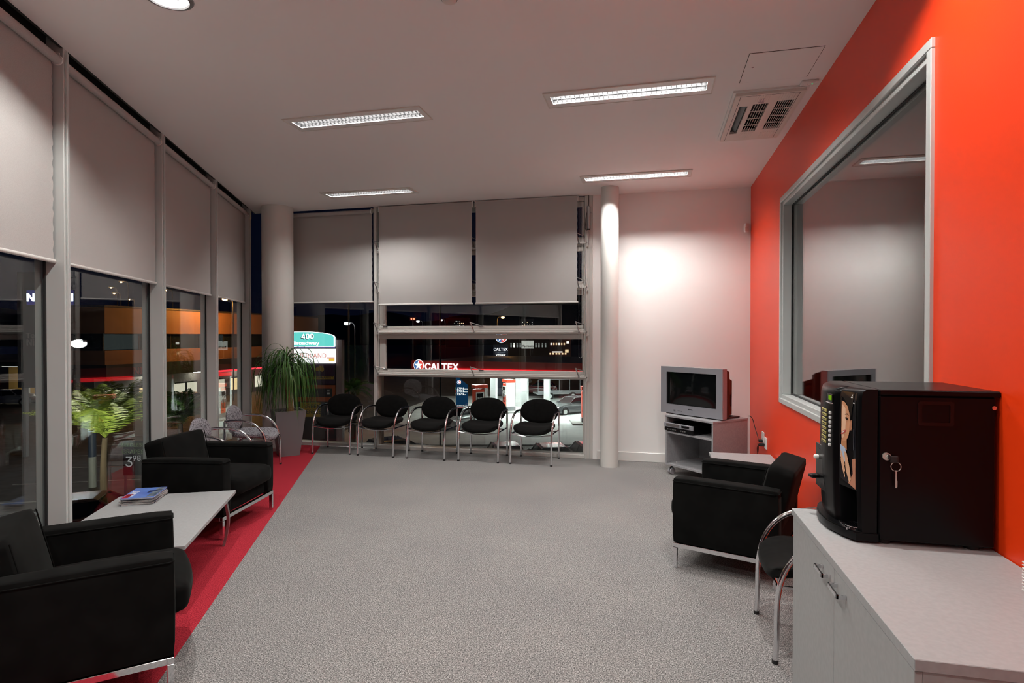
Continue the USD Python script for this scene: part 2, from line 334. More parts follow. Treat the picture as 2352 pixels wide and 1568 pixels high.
# ------------------------------------------------------------------ roller blinds
def blind(label, wid, ztop, zbot, loc, rot, tube=True, ripple=0, front=False, group=None):
    t = thing('roller_blind', label, 'blind', loc, rot, group)
    yb = .0
    n = 60; zs = np.linspace(zbot, ztop, n); V = []
    for z in zs:
        e = ripple*.006*math.sin(z*70)+ripple*.003*math.sin(z*131)
        V += [(0.0, yb, z), (wid+e, yb, z)]
    V = np.array(V); F = [(2*i, 2*i+1, 2*i+3) for i in range(n-1)]+[(2*i, 2*i+3, 2*i+2) for i in range(n-1)]
    V2 = V+np.array([0, .0008, 0]); o = len(V)
    F = F+[(b+o, a+o, c+o) for a, b, c in F]+[(2*i, o+2*i+3, o+2*i+1) for i in range(0)]
    obj('fabric', trimesh.Trimesh(np.vstack([V, V2]), np.array(F), process=False), blind_fabric, t)
    obj('bottom_rail', sweep([(-.006, .002, zbot-.008), (wid+.012, .002, zbot-.008)], .0125, 12), blind_rail, t, 40)
    if tube:
        r = .028
        obj('roller', sweep([(.0, -r*.97, ztop), (wid, -r*.97, ztop)], r, 20), blind_fabric, t, 40)
        for xx in (-.012, wid+.003):
            obj('bracket', cat(tf(trimesh.creation.cylinder(.033, .010, sections=20), (xx, -r*.97, ztop), ry=90), box(xx-.004, xx+.004, -.04, .06, ztop, ztop+.045)), white_plastic, t, 40)
    else:
        for xx in (-.012, wid+.002):
            obj('bracket', box(xx, xx+.012, -.01, .05, ztop-.075, ztop+.01, .004), white_plastic, t)
    return t
GL = 'roller blinds of the left glazing'
names = ['pale roller blind beside the camera, mostly out of frame', 'pale roller blind at the left picture edge, brightest and nearest', 'wide roller blind above the coffee table', 'roller blind above the far armchair', 'narrowest looking roller blind nearest the thick column']
for i, nm in enumerate(names):
    s = S_M[i+1]
    blind(nm, 1.57-.06-.025, H-.082, 2.072, (*lw(s+.06+.01, .055), 0), LROT, True, 1 if i == 1 else .25)
blind('darker roller blind behind the thick column', 1.36, 3.345, 2.085, (-5.205, YB+.015, 0), 0, True, .2)
blind('middle roller blind of the far wall with street lamp glowing through', 1.349, H-.012, 2.035, (-3.689, YB-.085, 0), 0, False, .2)
blind('roller blind of the far wall next to the slim white column', 1.359, H-.008, 2.035, (-2.285, YB-.085, 0), 0, False, .2)
# bead chains
for lab, x, z0 in (('bead chain hanging by the right jamb of the awning window', -.888, 1.33), ('bead chain hanging at the left jamb of the awning window', -3.735, 1.15)):
    t = thing('bead_chain', lab, 'chain', (x, YB-.06, 0))
    for k, dx in enumerate((-.02, .02)):
        zz = np.arange(z0, 3.32, .03)
        obj('strand', sweep([(dx, 0, z0), (dx, 0, 3.34)], .0022, 5), white_plastic, t)
    obj('loop', sweep([(.02*math.cos(a), 0, z0+.02*math.sin(a)) for a in np.linspace(PI, 2*PI, 9)], .0022, 5), white_plastic, t)

# ------------------------------------------------------------------ ceiling fittings
def troffer(label, x, y, group):
    t = thing('ceiling_light', label, 'ceiling light', (x, y, H), 0, group)
    fr = Polygon(sbox(-.605, -.138, .605, .138)).difference(sbox(-.565, -.070, .565, .070))
    obj('frame', ext(fr, .006, -.007), white_plastic, t)
    obj('frame_edge', ext(Polygon(sbox(-.612, -.145, .612, .145)).difference(sbox(-.604, -.137, .604, .137)), .009, -.010), cream_plastic, t)
    obj('housing', cat(box(-.575, .575, .070, .075, 0, .056), box(-.575, .575, -.075, -.070, 0, .056), box(.565, .575, -.07, .07, 0, .056), box(-.575, -.565, -.07, .07, 0, .056), box(-.575, .575, -.075, .075, .056, .062)), louvre_alu, t)
    bl = [box(-.565, .565, -.002, .002, -.002, .020)]
    for k in range(1, 32):
        xx = -.565+k*1.13/32
        bl += [box(xx-.0009, xx+.0009, -.07, .07, .004, .016)]
    obj('louvre', cat(*bl), louvre_alu, t, kind='stuff')
    for s in (-1, 1):
        q = trimesh.Trimesh([(-.555, s*.036-.012, .025), (.555, s*.036-.012, .025), (.555, s*.036+.012, .025), (-.555, s*.036+.012, .025)], [(0, 2, 1), (0, 3, 2)], process=False)
        obj('lamp_tube', q, tube_glow if x > -1 else tube_soft, t)
    for sx in (-1, 1):
        for sy in (-1, 1):
            obj('clip', box(sx*.52-.006, sx*.52+.006, sy*.07-.004, sy*.07+.004, -.010, -.004, .002), satin, t)
    return t
T = [troffer('recessed louvred ceiling light nearest the air conditioner', *TROFF[0], None),
     troffer('recessed louvred ceiling light nearest the left blinds, middle of the ceiling', *TROFF[1], None),
     troffer('recessed louvred ceiling light directly above the slim white column', *TROFF[2], None),
     troffer('farthest recessed louvred ceiling light, in front of the far middle blind', *TROFF[3], None)]
def downlight(label, x, y):
    t = thing('downlight', label, 'downlight', (x, y, H))
    obj('trim_ring', lathe([(.093, -.004), (.10, -.010), (.118, -.006), (.122, .0), (.093, .0), (.093, -.004)], 40), satin, t, 40)
    obj('reflector', lathe([(.094, .0), (.094, .066), (.0, .068), (0, .074), (.098, .074), (.098, .0)], 40), mat('downlight_reflector', (.03, .03, .03), .5, spec=.2) if not UsdShade.Material.Get(stage, '/World/Looks/downlight_reflector') else '/World/Looks/downlight_reflector', t, 40)
    obj('lamp', lathe([(0, .043), (.028, .043)], 24), down_glow, t)
downlight('round downlight glowing at the top edge of the picture', *DOWNS[0])
downlight('round downlight beside the red wall above the credenza, out of frame', *DOWNS[1])
for (x, y), q in zip(DOWNS[2:], ('just behind the camera', 'far behind the camera')): downlight('round downlight '+q, x, y)
t = thing('smoke_detector', 'small round smoke detector at the top edge of the ceiling', 'detector', (-1.04, 2.93, H))
obj('base', lathe([(0, 0), (.062, 0), (.062, -.010), (.055, -.014), (0, -.014)], 28), white_plastic, t, 40)
obj('head', lathe([(0, -.05), (.022, -.049), (.036, -.042), (.042, -.03), (.048, -.014), (0, -.014)], 28), cream_plastic, t, 40)
obj('vent_ring', lathe([(.0425, -.034), (.045, -.024), (.043, -.024), (.0405, -.034)], 28), rubber, t)
obj('indicator', tf(trimesh.creation.icosphere(1, .003), (-.01, -.02, -.0475)), white_plastic, t)
# air-conditioning cassette
AX0, AX1, AY0, AY1 = .605, 1.085, 4.60, 5.64
t = thing('air_conditioner', 'white ceiling cassette air conditioner with dark grilles', 'air conditioner', ((AX0+AX1)/2, (AY0+AY1)/2, H))
ax, ay = (AX1-AX0)/2, (AY1-AY0)/2
holes = [(-.185, -.125, -.30, .33), (-.09, .02, -.33, .29), (.075, .195, -.36, .26)]     # outlet, small grille, large grille (x0 x1 y0 y1)
pl = Polygon(sbox(-ax, -ay, ax, ay))
for h in holes: pl = pl.difference(sbox(h[0], h[2], h[1], h[3]))
obj('panel', ext(pl, .022, -.034), cream_plastic, t)
obj('surround', ext(Polygon(sbox(-ax-.02, -ay-.02, ax+.02, ay+.02)).difference(sbox(-ax-.001, -ay-.001, ax+.001, ay+.001)), .014, -.014), white_plastic, t)
obj('panel_core', cat(box(-.215, .215, -.47, .47, .075, .085), box(-.215, -.210, -.47, .47, -.012, .08), box(.210, .215, -.47, .47, -.012, .08), box(-.21, .21, -.47, -.465, -.012, .08), box(-.21, .21, .465, .47, -.012, .08)), rubber, t)
obj('flap', tf(box(-.026, .026, -.31, .31, -.002, .002), (-.155, .015, -.010), ry=35), tv_back, t)
for (a, b, c, d), nb in ((holes[1], 6), (holes[2], 8)):
    g = obj('grille', cat(*[box(a+(b-a)*k/nb-.0016, a+(b-a)*k/nb+.0016, c, d, -.034, -.031) for k in range(1, nb)]), cream_plastic, t, kind='stuff')
    for k in (1, 2, 3): obj('cross_bar', box(a, b, c+(d-c)*k/4-.004, c+(d-c)*k/4+.004, -.036, -.030), cream_plastic, t)
for a, b in ((-.09, .02), (.075, .195)):
    for c, d in ((-.50, -.38), (.33, .47)):
        n = 7
        obj('rib', cat(*[box(a+(b-a)*k/n, a+(b-a)*k/n+.005, c, d, -.0365, -.033) for k in range(n)]), cream_plastic, t, kind='stuff')
obj('badge', box(-.06, -.02, -.43, -.35, -.036, -.033), tv_silver, t)
obj('panel_seam', cat(box(-ax+.035, -ax+.038, -ay+.02, ay-.02, -.0346, -.033), box(-ax+.03, ax-.03, -ay+.02, -ay+.023, -.0346, -.033), box(ax-.038, ax-.035, -ay+.02, ay-.02, -.0346, -.033)), rubber, t)
t = thing('sensor_receiver', 'little ceiling sensor with green light at the air conditioner corner', 'sensor', (1.085, 4.535, H))
obj('housing', box(-.055, .055, -.035, .035, -.016, 0, .004), white_plastic, t)
obj('indicator', tf(trimesh.creation.icosphere(1, .006), (.02, 0, -.0165)), glow('green_led', (.1, .6, .25), .6), t)
obj('indicator', tf(trimesh.creation.icosphere(1, .005), (-.012, 0, -.0165)), cream_plastic, t, label='pale second indicator')
t = thing('access_hatch', 'flush square access hatch in the ceiling', 'hatch', (.827, 4.22, H))
obj('panel', box(-.218, .218, -.22, .22, -.0035, 0), ceiling_paint, t)
obj('seam', ext(Polygon(sbox(-.222, -.224, .222, .224)).difference(sbox(-.2185, -.2205, .2185, .2205)), .002, -.002), mat('seam_shadow_gap', (.12, .11, .10), .8), t)
obj('latch', lathe([(0, -.005), (.007, -.005), (.007, 0), (0, 0)], 12, (-.17, -.02, 0)), satin, t)
t = thing('motion_sensor', 'small white motion sensor high in the corner by the red wall', 'sensor', (1.12, YB-.001, 2.90))
obj('housing', tf(soft(.03, .022, .055, .014, 6), (0, -.028, 0), rz=25), white_plastic, t, 50)
obj('lens', tf(soft(.022, .008, .022, .006, 5), (-.006, -.05, -.018), rz=25), cream_plastic, t, 50)
t = thing('power_outlet', 'white wall power outlet with black plugs on the red wall', 'outlet', (XR, 6.60, .475))
for k, (dy, dz) in enumerate(((.075, .035), (-.07, 0))):
    obj('face_plate', box(-.012, 0, dy-.055, dy+.055, dz-.06, dz+.06, .004), white_plastic, t)
    obj('switch', box(-.016, -.012, dy-.03, dy-.015, dz+.02, dz+.042, .002), cream_plastic, t)
    obj('socket', cat(box(-.0125, -.0119, dy+.012, dy+.016, dz-.02, dz-.008), box(-.0125, -.0119, dy-.004, dy, dz-.02, dz-.008)), rubber, t)
for k, (dy, dz) in enumerate(((.055, -.0), (.055, -.04), (-.05, -.02))):
    obj('plug', cat(tf(soft(.02, .015, .016, .008, 4), (-.034, dy, dz)), ), rubber, t, 50)

# ------------------------------------------------------------------ visitor chairs
def visitor_chair(label, loc, rot, fabric, group=None):
    t = thing('visitor_chair', label, 'chair', loc, rot, group)      # front faces -y
    obj('seat', chair_seat, fabric, t, 60)
    obj('backrest', chair_back, fabric, t, 60)
    for s in (-1, 1):
        arm = spline([(s*.262, -.238, .012), (s*.262, -.232, .20), (s*.263, -.222, .36), (s*.264, -.185, .475), (s*.263, -.105, .568), (s*.261, .0, .612), (s*.258, .12, .622), (s*.255, .235, .612)], 30)
        a = obj('arm_leg', sweep(arm, .0135, 12), chrome, t, 40)
        obj('foot_cap', lathe([(0, 0), (.0155, 0), (.0155, .018), (0, .018)], 12, (s*.262, -.238, 0)), rubber, a)
        r = obj('rear_leg', sweep([(s*.255, .235, .012), (s*.255, .235, .607)], .0125, 12), chrome, t, 40)
        obj('foot_cap', lathe([(0, 0), (.0145, 0), (.0145, .018), (0, .018)], 12, (s*.255, .235, 0)), rubber, r)
        obj('side_rail', sweep([(s*.262, -.228, .375), (s*.250, -.05, .372), (s*.255, .235, .372)], .008, 8), chrome, t, 40)
        obj('back_bracket', sweep([(s*.255, .235, .585), (s*.225, .232, .60), (s*.18, .222, .61)], .009, 8), rubber, t, 40)
    obj('cross_rail', sweep([(-.25, .12, .368), (.25, .12, .368)], .009, 8), chrome, t, 40)
    obj('cross_rail', sweep(spline([(-.262, -.225, .375), (-.12, -.215, .352), (.12, -.215, .352), (.262, -.225, .375)], 14), .008, 8), chrome, t, 40)
    return t
def make_seat():
    m = soft(.252, .235, .030, .029, 12); v = m.vertices.copy()
    a = np.abs(v[:, 0])/.252; sq = 1-.16*np.clip((v[:, 1])/.235, 0, 1)**2          # narrower at the rear
    rnd = np.sqrt(np.clip(1-.45*a**4*(v[:, 1]/.235)**4, .2, 1))
    v[:, 0] *= sq*rnd; v[:, 1] *= rnd
    y = v[:, 1]/.235
    v[:, 2] += .418+.030*(a**2)+.018*np.clip(y, 0, 1)**2-.050*np.clip(-y-.35, 0, 1)**1.5*1.3
    v[:, 1] -= .022
    return trimesh.Trimesh(v, m.faces, process=False)
def make_back():
    n, k = 36, 7; V, F = [], []
    rs = np.linspace(0, 1, k)
    for side in (-1, 1):
        for r in rs:
            for j in range(n):
                a = 2*PI*j/n; ca, sa = math.cos(a), math.sin(a)
                x = r*.252*np.sign(ca)*abs(ca)**.9; z = r*(.158 if sa > 0 else .165)*np.sign(sa)*abs(sa)**.9
                th = .024*math.sqrt(max(0, 1-r**3.2))
                y = .218+side*th-.40*x*x*1.0+.10*z+.02
                V.append((x, y, .608+z))
    V = np.array(V)
    for s in (0, 1):
        o = s*k*n
        for i in range(k-1):
            for j in range(n):
                l = (j+1) % n; q = [o+i*n+j, o+i*n+l, o+(i+1)*n+l, o+(i+1)*n+j]
                if s: q = q[::-1]
                F += [(q[0], q[1], q[2]), (q[0], q[2], q[3])]
    m = trimesh.Trimesh(V, F, process=False); m.merge_vertices(); m.update_faces(m.nondegenerate_faces()); m.fix_normals(); return m
chair_seat, chair_back = make_seat(), make_back()
G5 = 'black visitor chairs in a row under the far window'
c0 = visitor_chair('black visitor chair beside the potted plant, first of the window row', (-4.225, 7.305, 0), 7, black_fabric, G5)
for lab, x, y, r in (('black visitor chair second from the potted plant in the window row', -3.535, 7.305, -3),
                     ('black visitor chair in the middle of the window row', -2.825, 7.285, -2),
                     ('black visitor chair second from the slim column in the window row', -2.122, 7.29, -1),
                     ('black visitor chair nearest the slim white column in the window row', -1.433, 7.275, -3)):
    dup(c0, lab, (x, y, 0), r)
dup(c0, 'black visitor chair tucked behind the credenza by the red wall', (.83, 3.315, 0), -90, 'single black chair')
g0 = visitor_chair('grey patterned visitor chair next to the grey planter', (-4.62, 6.05, 0), 90+19.3, grey_weave, 'grey patterned chairs')
dup(g0, 'grey patterned visitor chair half hidden behind the far armchair', (-4.215, 5.055, 0), 90+19.3)

# ------------------------------------------------------------------ armchairs (front faces +y)
def armchair(label, loc, th):
    t = thing('armchair', label, 'armchair', loc, math.degrees(th)-90, 'black suede armchairs with chrome frames')
    W, Dp, A, th_, B = .835, .672, .621, .126, .178
    for s in (-1, 1):
        x = s*(W/2-th_/2)
        p = obj('arm', soft(th_/2, Dp/2, (A-B)/2, .018, 8, (.004, .004, .004, .004, .004, 0), (x, 0, (A+B)/2)), black_suede, t, 60)
        zz = A-.022
        lp = [(x-th_/2-.001, Dp/2+.001), (x+th_/2+.001, Dp/2+.001), (x+th_/2+.001, -Dp/2-.001), (x-th_/2-.001, -Dp/2-.001)]
        lp3 = []
        for i in range(4):
            a, b = np.array(lp[i]), np.array(lp[(i+1) % 4])
            for u in np.linspace(.03 if np.linalg.norm(b-a) > .3 else .12, .97 if np.linalg.norm(b-a) > .3 else .88, 8): lp3.append((*(a+(b-a)*u), zz))
        obj('piping', sweep(lp3, .0032, 5, closed=True), black_suede, p)
    iw = W/2-th_
    obj('seat_base', soft(iw-.002, .295, .07, .012, 6, center=(0, .02, .25)), black_suede, t, 60)
    obj('seat_cushion', soft(iw-.004, .315, .075, .045, 14, (0, 0, .03, 0, .028, 0), (0, .075, .375)), black_suede, t, 60)
    bk = soft(iw-.004, .085, .235, .028, 12, (0, 0, .025, .0, .006, 0))
    bk.apply_transform(trimesh.transformations.rotation_matrix(math.radians(13), [1, 0, 0])); bk.apply_translation((0, -.285, .512))
    b = obj('back_cushion', bk, black_suede, t, 60)
    for s in (-1, 1):
        q = [(s*(iw-.008), .087+.0, -.20), (s*(iw-.008), .087, .215)]
        pp = sweep(q, .0035, 5); pp.apply_transform(trimesh.transformations.rotation_matrix(math.radians(13), [1, 0, 0])); pp.apply_translation((0, -.285, .512))
        obj('piping', pp, black_suede, b)
    obj('back_panel', soft(iw-.002, .03, .19, .012, 6, center=(0, -.30, .372)), black_suede, t, 60)
    f = .014; xw, yw = W/2-.02, Dp/2-.016
    obj('frame', cat(box(-xw-f, xw+f, yw-f, yw+f, B-.034, B-.004, .002), box(-xw-f, xw+f, -yw-f, -yw+f, B-.034, B-.004, .002), box(-xw-f, -xw+f, -yw+f, yw-f, B-.034, B-.004, .002), box(xw-f, xw+f, -yw+f, yw-f, B-.034, B-.004, .002)), chrome, t)
    for sx in (-1, 1):
        for sy in (-1, 1):
            obj('leg', box(sx*xw-f, sx*xw+f, sy*yw-f, sy*yw+f, 0, B-.034, .002), chrome, t)
    return t
armchair('black suede armchair by the red wall, facing into the room', (.602, 4.426, 0), 2.788)
armchair('black suede armchair beyond the white coffee table', (-3.652, 4.251, 0), .162)
armchair('black suede armchair in the near left corner of the picture', (-2.581, 2.219, 0), .768)

# ------------------------------------------------------------------ coffee table and magazines
NR, FR = np.array([-2.585, 2.793]), np.array([-3.134, 3.896]); e = (NR-FR)/np.linalg.norm(NR-FR); nn = np.array([-e[1], e[0]])
tl = float(np.linalg.norm(NR-FR)); c = (NR+FR)/2-nn*.4; TR = math.degrees(math.atan2(e[1], e[0]))
def low_table(label, loc, rot, L, Wd, z, leg=True):
    t = thing('coffee_table', label, 'table', loc, rot)
    obj('tabletop', box(-L/2, L/2, -Wd/2, Wd/2, z-.025, z, .002), laminate, t)
    obj('underframe', cat(*[box(-L/2+.1, L/2-.1, s*(Wd/2-.10)-.012, s*(Wd/2-.10)+.012, z-.05, z-.025) for s in (-1, 1)], *[box(s*(L/2-.11)-.012, s*(L/2-.11)+.012, -Wd/2+.1, Wd/2-.1, z-.05, z-.025) for s in (-1, 1)]), satin, t)
    for sx in (-1, 1):
        for sy in (-1, 1):
            x, y = sx*(L/2-.085), sy*(Wd/2-.07); n = 14; V = []
            for u in np.linspace(0, 1, n):
                zz = (z-.03)*(1-u); bow = .030*math.sin(PI*min(1, u*.95+.05))
                w_ = .020-.009*u
                px, py = x+sx*bow*.6, y+sy*bow
                V += [(px-w_, py-.009, zz), (px+w_, py-.009, zz), (px+w_, py+.009, zz), (px-w_, py+.009, zz)]
            F = [(0, 1, 2), (0, 2, 3), (4*n-4, 4*n-2, 4*n-3), (4*n-4, 4*n-1, 4*n-2)]
            for i in range(n-1):
                for k in range(4):
                    a, b = 4*i+k, 4*i+(k+1) % 4; F += [(a, b+4, b), (a, a+4, b+4)]
            obj('leg', trimesh.Trimesh(V, F, process=False), satin, t, 50)
    return t
low_table('white low coffee table with magazines between the two left armchairs', (*c, 0), TR, tl, .80, .40)
low_table('pale low side table between the television stand and the right armchair', (.86, 5.72, 0), 90, .96, .58, .42)
cover_cols = [(.03, .045, .13), (.55, .52, .50), (.02, .03, .08), (.62, .60, .58), (.07, .06, .06), (.45, .47, .55), (.03, .04, .10), (.10, .12, .28)]
pages = mat('paper_pages', (.72, .70, .66), .8, vary=(400, (.50, .49, .47)))
mag_labels = ['bottom magazine of the stack on the white table', 'second magazine from the bottom of the stack', 'third magazine from the bottom of the stack', 'fourth magazine from the bottom of the stack',
              'fourth magazine from the top of the stack', 'third magazine from the top of the stack', 'second magazine from the top of the stack', 'blue topmost magazine of the stack with white and red masthead']
mz, mrot = .40, TR+90
white_ink, red_ink = mat('white_ink', (.75, .76, .80), .5), mat('red_ink', (.55, .03, .04), .5)
for i in range(8):
    h = float(rng.uniform(.005, .0085)); w_, d_ = .105*float(rng.uniform(.95, 1.04)), .14*float(rng.uniform(.96, 1.03))
    if i == 7: w_, d_, h = .105, .148, .007
    dx, dy = (float(q) for q in rng.uniform(-.008, .008, 2))
    t = thing('magazine', mag_labels[i], 'magazine', (-3.600+dx, 3.515+dy, mz), mrot+float(rng.uniform(-5, 5)), 'magazines stacked on the white table')
    cv = mat(f'magazine_cover_{i}', cover_cols[i] if i < 7 else (.09, .16, .50), .3, vary=(22 if i < 7 else 7, (.35, .34, .36) if i < 7 else (.13, .24, .62)))
    obj('pages', box(-w_+.002, w_-.002, -d_+.002, d_-.002, .0006, h-.0006), pages, t)
    cvr = obj('cover', cat(box(-w_, w_, -d_, d_, 0, .0006), box(-w_, w_, -d_, d_, h-.0006, h), box(-w_-.0006, -w_, -d_, d_, 0, h)), cv, t)
    if i == 7:
        def flat(s, hh, x, y, mt, nm):
            q = meshkit.text_mesh(s, hh, .0004, True); q.apply_transform(trimesh.transformations.rotation_matrix(PI/2, [0, 0, 1])); q.apply_translation((x, y, h)); obj(nm, q, mt, cvr)
        flat('NEWS', .045, -.045, -.125, white_ink, 'masthead')
        obj('masthead_block', box(-.10, -.06, -.135, -.03, h, h+.0004), red_ink, cvr)
        obj('cover_picture', trimesh.Trimesh([(.02, -.02, h+.0004), (.09, .05, h+.0004), (.02, .05, h+.0004)], [(0, 1, 2)], process=False), mat('cover_dark_triangle', (.02, .03, .09), .4), cvr)
        obj('cover_picture', box(.05, .10, -.12, .14, h, h+.0003), mat('cover_landscape', (.22, .26, .30), .4, vary=(30, (.05, .07, .10))), cvr)
    mz += h+.0004
t = thing('leaflet', 'crumpled white leaflet on the side table behind the right armchair', 'leaflet', (.98, 5.50, .42), 20)
obj('sheet', box(-.10, .10, -.07, .07, .0, .0012), white_ink, t)
fold = trimesh.Trimesh([(-.09, -.06, .002), (.09, -.05, .002), (.07, .06, .022), (-.08, .05, .014)], [(0, 1, 2), (0, 2, 3), (0, 2, 1), (0, 3, 2)], process=False)
obj('folded_sheet', fold, white_ink, t); obj('printed_heading', box(-.05, .02, -.055, -.04, .0012, .0015), red_ink, t)

# ------------------------------------------------------------------ planter with ponytail palm
t = thing('potted_plant', 'ponytail palm with drooping strap leaves in a tapered grey planter', 'plant', (-4.745, 6.915, 0), 45)
def frustum(a, b, z0, z1): return trimesh.convex.convex_hull([(sx*a, sy*a, z0) for sx in (-1, 1) for sy in (-1, 1)]+[(sx*b, sy*b, z1) for sx in (-1, 1) for sy in (-1, 1)])
PT = .60
PLROT = 8
pot = m3.Manifold.hull_points(np.array([(sx*.125, sy*.125, 0) for sx in (-1, 1) for sy in (-1, 1)]+[(sx*.195, sy*.195, PT) for sx in (-1, 1) for sy in (-1, 1)], np.float32))
cut = m3.Manifold.hull_points(np.array([(sx*.16, sy*.16, PT-.10) for sx in (-1, 1) for sy in (-1, 1)]+[(sx*.177, sy*.177, PT+.01) for sx in (-1, 1) for sy in (-1, 1)], np.float32))
obj('planter', pot-cut, planter_grey, t)
pebbles = [tf(trimesh.creation.icosphere(1, .017), (*rng.uniform(-.15, .15, 2), PT-.035+float(rng.uniform(0, .012))), scale=rng.uniform(.7, 1.3)) for _ in range(110)]
obj('pebbles', cat(box(-.165, .165, -.165, .165, PT-.07, PT-.04), *pebbles), soil, t, kind='stuff')
tr = spline([(.03, .0, PT-.05), (.02, .0, PT+.1), (.0, .01, PT+.3), (-.01, .01, PT+.70)], 20)
obj('trunk', sweep(tr, np.interp(np.linspace(0, 1, 20), [0, .15, .5, 1], [.052, .044, .028, .02]), 12), bark, t, 50)
def strap(base, az, el, L, w0, droop, n=16, twist=0.):
    ds = L/n; p = np.array(base, float); V = []; ang = el
    for i in range(n+1):
        u = i/n; wd = w0*(1-u**2.2)*(.6+.4*min(1, u*6))+.0006
        dirv = np.array([math.cos(az)*math.cos(ang), math.sin(az)*math.cos(ang), math.sin(ang)])
        side = np.array([-math.sin(az+twist*u), math.cos(az+twist*u), 0]); nrm = np.cross(dirv, side)
        V += [p-side*wd+nrm*wd*.35, p, p+side*wd+nrm*wd*.35]
        p = p+dirv*ds; ang = max(ang-droop*ds*(1+1.2*u), -1.45)
    V = np.array(V); F = []
    for i in range(n):
        for k in (0, 1): a = 3*i+k; F += [(a, a+1, a+4), (a, a+4, a+3)]
    return trimesh.Trimesh(V, F, process=False)
for k in range(190):
    low = k >= 95; az = k*2.39996+float(rng.uniform(-.2, .2)); f_ = rng.uniform(0, 1)
    b = tr[-1-int(f_*7)]+np.array([0, 0, .0])
    el = float(rng.uniform(.35, 1.45)) if not low else float(rng.uniform(-.15, .6))
    L = float(rng.uniform(.72, 1.05)) if not low else float(rng.uniform(.6, .92))
    m = strap(b, az, el, L, float(rng.uniform(.006, .0095)), float(rng.uniform(3.4, 5.2)), twist=float(rng.uniform(-.5, .5)))
    v = m.vertices; cc_, ss_ = math.cos(PI/4), math.sin(PI/4)              # leaves lean off the column behind
    wx, wy = -4.745+v[:, 0]*cc_-v[:, 1]*ss_, 6.915+v[:, 0]*ss_+v[:, 1]*cc_
    dx_, dy_ = wx+5.13, wy-7.25; rr = np.hypot(dx_, dy_); g_ = np.where(rr < .235, .235/np.maximum(rr, 1e-6), 1.)
    wx, wy = -5.13+dx_*g_, np.minimum(7.25+dy_*g_, YB-.03); m.vertices = np.c_[(wx+4.745)*cc_+(wy-6.915)*ss_, -(wx+4.745)*ss_+(wy-6.915)*cc_, v[:, 2]]
    obj('leaf', m, leaf_pale if k % 6 == 0 else leaf_green, t, True)

# ------------------------------------------------------------------ television corner (fronts face local -y)
def loc_rot(x, y, th): return (x, y, 0), math.degrees(th)
t = thing('television_stand', 'grey television stand on castors in the white corner', 'stand', (.161, 6.981, 0), -45.6)
W_, D_, z0, z1 = .683, .564, .105, .685
obj('side_panel', box(0, .02, 0, D_, z0, z1-.022, .001), laminate_dark, t); obj('side_panel', box(W_-.02, W_, 0, D_, z0, z1-.022, .001), laminate_dark, t)
obj('top', box(-.004, W_+.004, -.006, D_, z1-.022, z1, .002), laminate_dark, t); obj('shelf', box(.02, W_-.02, .01, D_-.02, .475, .497, .001), laminate_dark, t)
obj('base_shelf', box(.02, W_-.02, .0, D_-.02, z0, z0+.022, .001), laminate_dark, t); obj('back_panel', box(.02, W_-.02, D_-.016, D_, z0, z1-.022), laminate_dark, t)
for x, y in ((.05, .05), (W_-.05, .05), (.05, D_-.05), (W_-.05, D_-.05)):
    cst = obj('castor', cat(tf(trimesh.creation.cylinder(.036, .018, sections=24), (x-.016, y, .037), ry=90), tf(trimesh.creation.cylinder(.036, .018, sections=24), (x+.016, y, .037), ry=90)), grey_plastic, t, 40)
    obj('castor_fork', cat(box(x-.007, x+.007, y-.025, y+.025, .03, .085, .003), cyl((x, y, .08), (x, y, z0), .007)), rubber, cst)
for x in (.06, .60): obj('cam_fitting', lathe([(0, 0), (.009, 0), (.009, .004), (0, .004)], 10, (x, .12, z0+.022)), white_plastic, t)
t = thing('video_recorder', 'silver and black video player on the upper shelf of the stand', 'video player', (.40, 6.93, .497), -45.6)
obj('case', box(-.215, .215, -.13, .15, .008, .10, .004), black_satin, t)
obj('front_panel', box(-.215, .215, -.145, -.128, .052, .102, .004), tv_silver, t); obj('lower_panel', box(-.215, .215, -.14, -.128, .008, .050, .003), black_gloss, t)
obj('tape_door', box(-.18, .02, -.148, -.144, .062, .094, .002), satin, t); obj('display', box(.05, .16, -.1475, -.144, .066, .09), black_gloss, t)
obj('buttons', cat(*[box(-.17+.024*k, -.155+.024*k, -.143, -.139, .022, .032, .001) for k in range(6)], *[box(.03+.03*k, .045+.03*k, -.143, -.139, .02, .034, .001) for k in range(3)]), satin, t)
for x in (-.18, .18):
    for y in (-.10, .12): obj('foot', lathe([(0, 0), (.014, 0), (.014, .009), (0, .009)], 12, (x, y, 0)), rubber, t)
t = thing('television', 'bulky silver tube television on the grey stand', 'television', (.112, 7.13, .685), -41.7)
Wt, Ht = .843, .541; zb = .012
fr = Polygon([(0, zb), (Wt, zb), (Wt, zb+Ht), (0, zb+Ht)]).difference(Polygon([(.085, zb+.105), (Wt-.085, zb+.105), (Wt-.085, zb+Ht-.062), (.085, zb+Ht-.062)]))
m = plate(fr, .075); m.apply_translation((0, .075, 0)); obj('bezel', m, tv_silver, t)
obj('bezel_side_strip', box(-.001, .004, .012, .074, zb+.002, zb+Ht-.002), tv_silver, t)
obj('bezel_side_strip', box(Wt-.004, Wt+.001, .012, .074, zb+.002, zb+Ht-.002), tv_silver, t)
gx, gz = 16, 10; V = []; F = []
for i in range(gx+1):
    for j in range(gz+1):
        u, v = i/gx, j/gz; V.append((.08+u*(Wt-.16), .030-.022*(1-(2*u-1)**2)*(1-.6*(2*v-1)**2)+.0, zb+.10+v*(Ht-.157)))
for i in range(gx):
    for j in range(gz): a = i*(gz+1)+j; F += [(a, a+gz+1, a+gz+2), (a, a+gz+2, a+1)]
obj('screen', trimesh.Trimesh(V, F, process=False), crt_glass, t, True)
